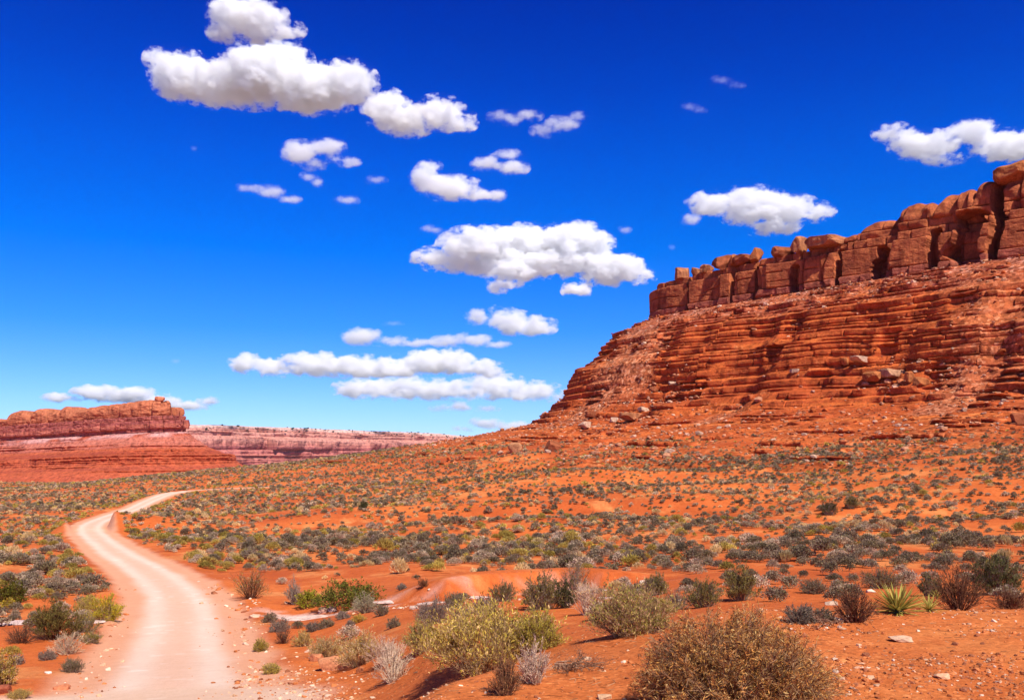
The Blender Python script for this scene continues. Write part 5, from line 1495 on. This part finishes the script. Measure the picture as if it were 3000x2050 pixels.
CLOUDS = [
    ("round cumulus at the very top of the sky", [(680, 45, 66, 50), (760, 55, 80, 48), (840, 92, 50, 20), (660, 95, 45, 26), (745, 85, 90, 30)], 1),
    ("biggest long cumulus high in the deep blue sky", [(535, 220, 90, 72), (640, 245, 95, 58), (765, 225, 115, 78), (835, 180, 75, 48), (910, 260, 135, 72), (1025, 250, 78, 62), (480, 180, 45, 28), (700, 260, 200, 45)], 1),
    ("lumpy cumulus trailing from the end of the biggest one", [(1130, 325, 60, 55), (1190, 350, 72, 45), (1290, 340, 72, 42), (1350, 362, 40, 24)], 1),
    ("flat wisp between the trailing cumulus and the bent wisp", [(1470, 340, 46, 16), (1550, 335, 42, 18), (1500, 352, 30, 16)], 0.6),
    ("bent upswept wisp beside the flat wisp", [(1595, 385, 42, 18), (1650, 365, 52, 22), (1695, 345, 24, 14)], 0.6),
    ("arched cloud below the biggest cumulus", [(880, 450, 52, 34), (955, 435, 60, 27), (1015, 470, 42, 14), (915, 480, 38, 18)], 0.7),
    ("little slanting cloud under the arched one", [(905, 520, 24, 14), (930, 535, 20, 14)], 0.7),
    ("wavy narrow cloud sloping down in the open blue", [(725, 552, 34, 11), (790, 560, 46, 20), (850, 585, 34, 12)], 0.7),
    ("small oval cloud alone below the arched one", [(1015, 588, 40, 14)], 0.7),
    ("tiny ragged cloud between the arched and the ragged cumulus", [(1100, 527, 36, 12)], 0.6),
    ("ragged cumulus below the trailing lumpy one", [(1250, 525, 48, 36), (1320, 550, 92, 36), (1420, 570, 60, 18), (1260, 490, 32, 12)], 1),
    ("small puffy cloud just above the ragged cumulus", [(1430, 480, 50, 22), (1500, 492, 50, 22), (1490, 458, 38, 16)], 0.9),
    ("largest billowing cumulus, directly over the mesa's nose", [(1290, 755, 80, 28), (1400, 725, 110, 52), (1530, 705, 140, 62), (1680, 710, 118, 66), (1510, 790, 110, 38), (1620, 765, 140, 46), (1790, 785, 95, 46), (1865, 805, 50, 22), (1690, 845, 36, 24), (1480, 838, 50, 16), (1400, 770, 110, 30)], 1.2),
    ("thin streak off the shoulder of the largest cumulus", [(1265, 672, 34, 12), (1320, 690, 40, 14)], 0.6),
    ("ragged tailed cloud midway down the sky", [(1400, 930, 36, 22), (1500, 945, 70, 36), (1570, 955, 60, 32), (1465, 912, 44, 13)], 0.9),
    ("low bank with one hump above the longest cloud", [(1060, 985, 62, 28), (1150, 1000, 62, 16), (1225, 1005, 50, 13)], 0.9),
    ("smaller low bank beside the humped one", [(1320, 1000, 60, 20), (1390, 995, 56, 22), (1460, 1010, 38, 11)], 0.9),
    ("longest flat based cloud above the distant rim", [(720, 1062, 45, 28), (800, 1078, 72, 24), (920, 1068, 112, 34), (1030, 1072, 112, 34), (1150, 1078, 112, 32), (1290, 1062, 118, 42), (1400, 1082, 78, 26)], 1.2),
    ("second flat cloud tucked under the longest one", [(1070, 1138, 92, 32), (1190, 1138, 112, 34), (1320, 1142, 112, 32), (1450, 1132, 104, 36), (1560, 1148, 92, 30), (1630, 1162, 45, 16)], 1),
    ("small flat cloud low over the distant rim", [(1290, 1195, 40, 12), (1348, 1190, 32, 16)], 1.4),
    ("tiny flat cloud next to the small low one", [(1425, 1197, 42, 11)], 1.4),
    ("faint lowest cloud behind the foot of the mesa", [(1420, 1240, 46, 20), (1500, 1248, 70, 18), (1360, 1256, 36, 10)], 1.2),
    ("plump cumulus over the caprock rim", [(2090, 600, 66, 36), (2200, 592, 105, 40), (2290, 620, 100, 48), (2260, 662, 75, 28), (2395, 622, 42, 22), (2190, 630, 80, 30)], 1),
    ("two small puffs beside the plump cumulus", [(2032, 590, 26, 12), (2026, 640, 32, 18)], 0.7),
    ("long cumulus above the highest boulder of the mesa", [(2620, 390, 56, 20), (2720, 420, 105, 38), (2850, 390, 70, 36), (2950, 430, 115, 42), (2770, 462, 60, 18), (3060, 425, 100, 42)], 1),
    ("spread out cloud behind the reddish butte", [(180, 1165, 60, 13), (290, 1152, 76, 24), (385, 1158, 84, 28), (470, 1172, 66, 20), (560, 1188, 64, 16), (610, 1176, 30, 13)], 1.8),
    ("tiny puff beside the largest billowing cumulus", [(1830, 675, 20, 13)], 0.5),
    ("tiny puff in the open blue above the butte", [(515, 1058, 15, 8)], 0.4),
    ("tiny puff just over the tip of the mesa", [(1968, 725, 11, 9)], 0.4),
    ("faint small streak above the low humped bank", [(1150, 948, 36, 8)], 0.5),
    ("faint wisp high above the plump cumulus", [(2110, 236, 34, 12), (2160, 250, 26, 10)], 0.25),
    ("faint pale wisp just below the higher one", [(2020, 315, 30, 12), (2050, 325, 22, 10)], 0.25),
    ("little bright puff under the trailing end of the biggest cumulus", [(568, 436, 10, 9)], 0.4),
]
HCL = 950.0
def make_cloud(i, label, blobs, dens):
    rs = np.random.default_rng(4000 + i)
    cx = np.mean([b[0] for b in blobs]); base = max(b[1] + b[3] for b in blobs)
    dist = HCL * F / (HOR - base); k = dist / F
    amp = float(np.clip(1.5 * np.mean([b[3] for b in blobs]), 14, 62))
    main = []
    for (x, y, rx, ry) in blobs:
        rz = min(rx, 1.5 * ry)
        main.append((float(x - cx), float(rs.normal(0, 0.2 * rz)), float(base - y), rx * 1.0, rz * 0.95, ry * 0.88))
    v0, f0 = ico(3)
    g = 0.30 * amp
    V = np.vstack([v0 * (np.array(s_[3:]) + g) + np.array(s_[:3]) for s_ in main])
    Fc = np.vstack([f0 + q * len(v0) for q in range(len(main))])
    me = mesh_np("cloud_raw", V, Fc)
    ob = link("cloud_raw", me)
    md = ob.modifiers.new("r", 'REMESH'); md.mode = 'VOXEL'; md.voxel_size = 5.0
    dg = bpy.context.evaluated_depsgraph_get()
    em = bpy.data.meshes.new_from_object(ob.evaluated_get(dg))
    bpy.data.objects.remove(ob); bpy.data.meshes.remove(me)
    n = len(em.vertices)
    co = np.empty(n * 3, np.float32); em.vertices.foreach_get("co", co)
    em.vertices.foreach_set("co", (co * k).astype(np.float32))
    em.polygons.foreach_set("use_smooth", np.ones(len(em.polygons), bool))
    em.update()
    org = ((cx - 1500) * k, dist, HCL)
    em.materials.clear(); em.materials.append(cloud_material(dist, dens, org, main, amp))
    em.name = "cloud"
    o = link("cloud", em, org)
    tag(o, label, "cloud", "clouds in the blue sky")
for i, (lab, bl, de) in enumerate(CLOUDS):
    make_cloud(i, lab, bl, de)

# ------------------------------------------------------------------ haze
def build_haze():
    m = bpy.data.materials.new("desert_haze"); m.use_nodes = True
    nt = m.node_tree; nt.nodes.clear()
    out = nt.nodes.new("ShaderNodeOutputMaterial")
    v = nt.nodes.new("ShaderNodeVolumePrincipled")
    v.inputs["Color"].default_value = (0.82, 0.88, 1.0, 1)
    v.inputs["Density"].default_value = 1.3e-5
    v.inputs["Anisotropy"].default_value = 0.0
    nt.links.new(v.outputs[0], out.inputs["Volume"])
    x = 16800.0; z0, z1 = -135.0, 130.0
    V = np.array([(a, b, c) for c in (z0, z1) for b in (-x, x) for a in (-x, x)])
    Fc = np.array([[0, 2, 3, 1], [4, 5, 7, 6], [0, 1, 5, 4], [1, 3, 7, 5], [3, 2, 6, 7], [2, 0, 4, 6]])
    tag(link("haze", mesh_np("haze", V, Fc, None, False, [m])), kind="stuff")
build_haze()
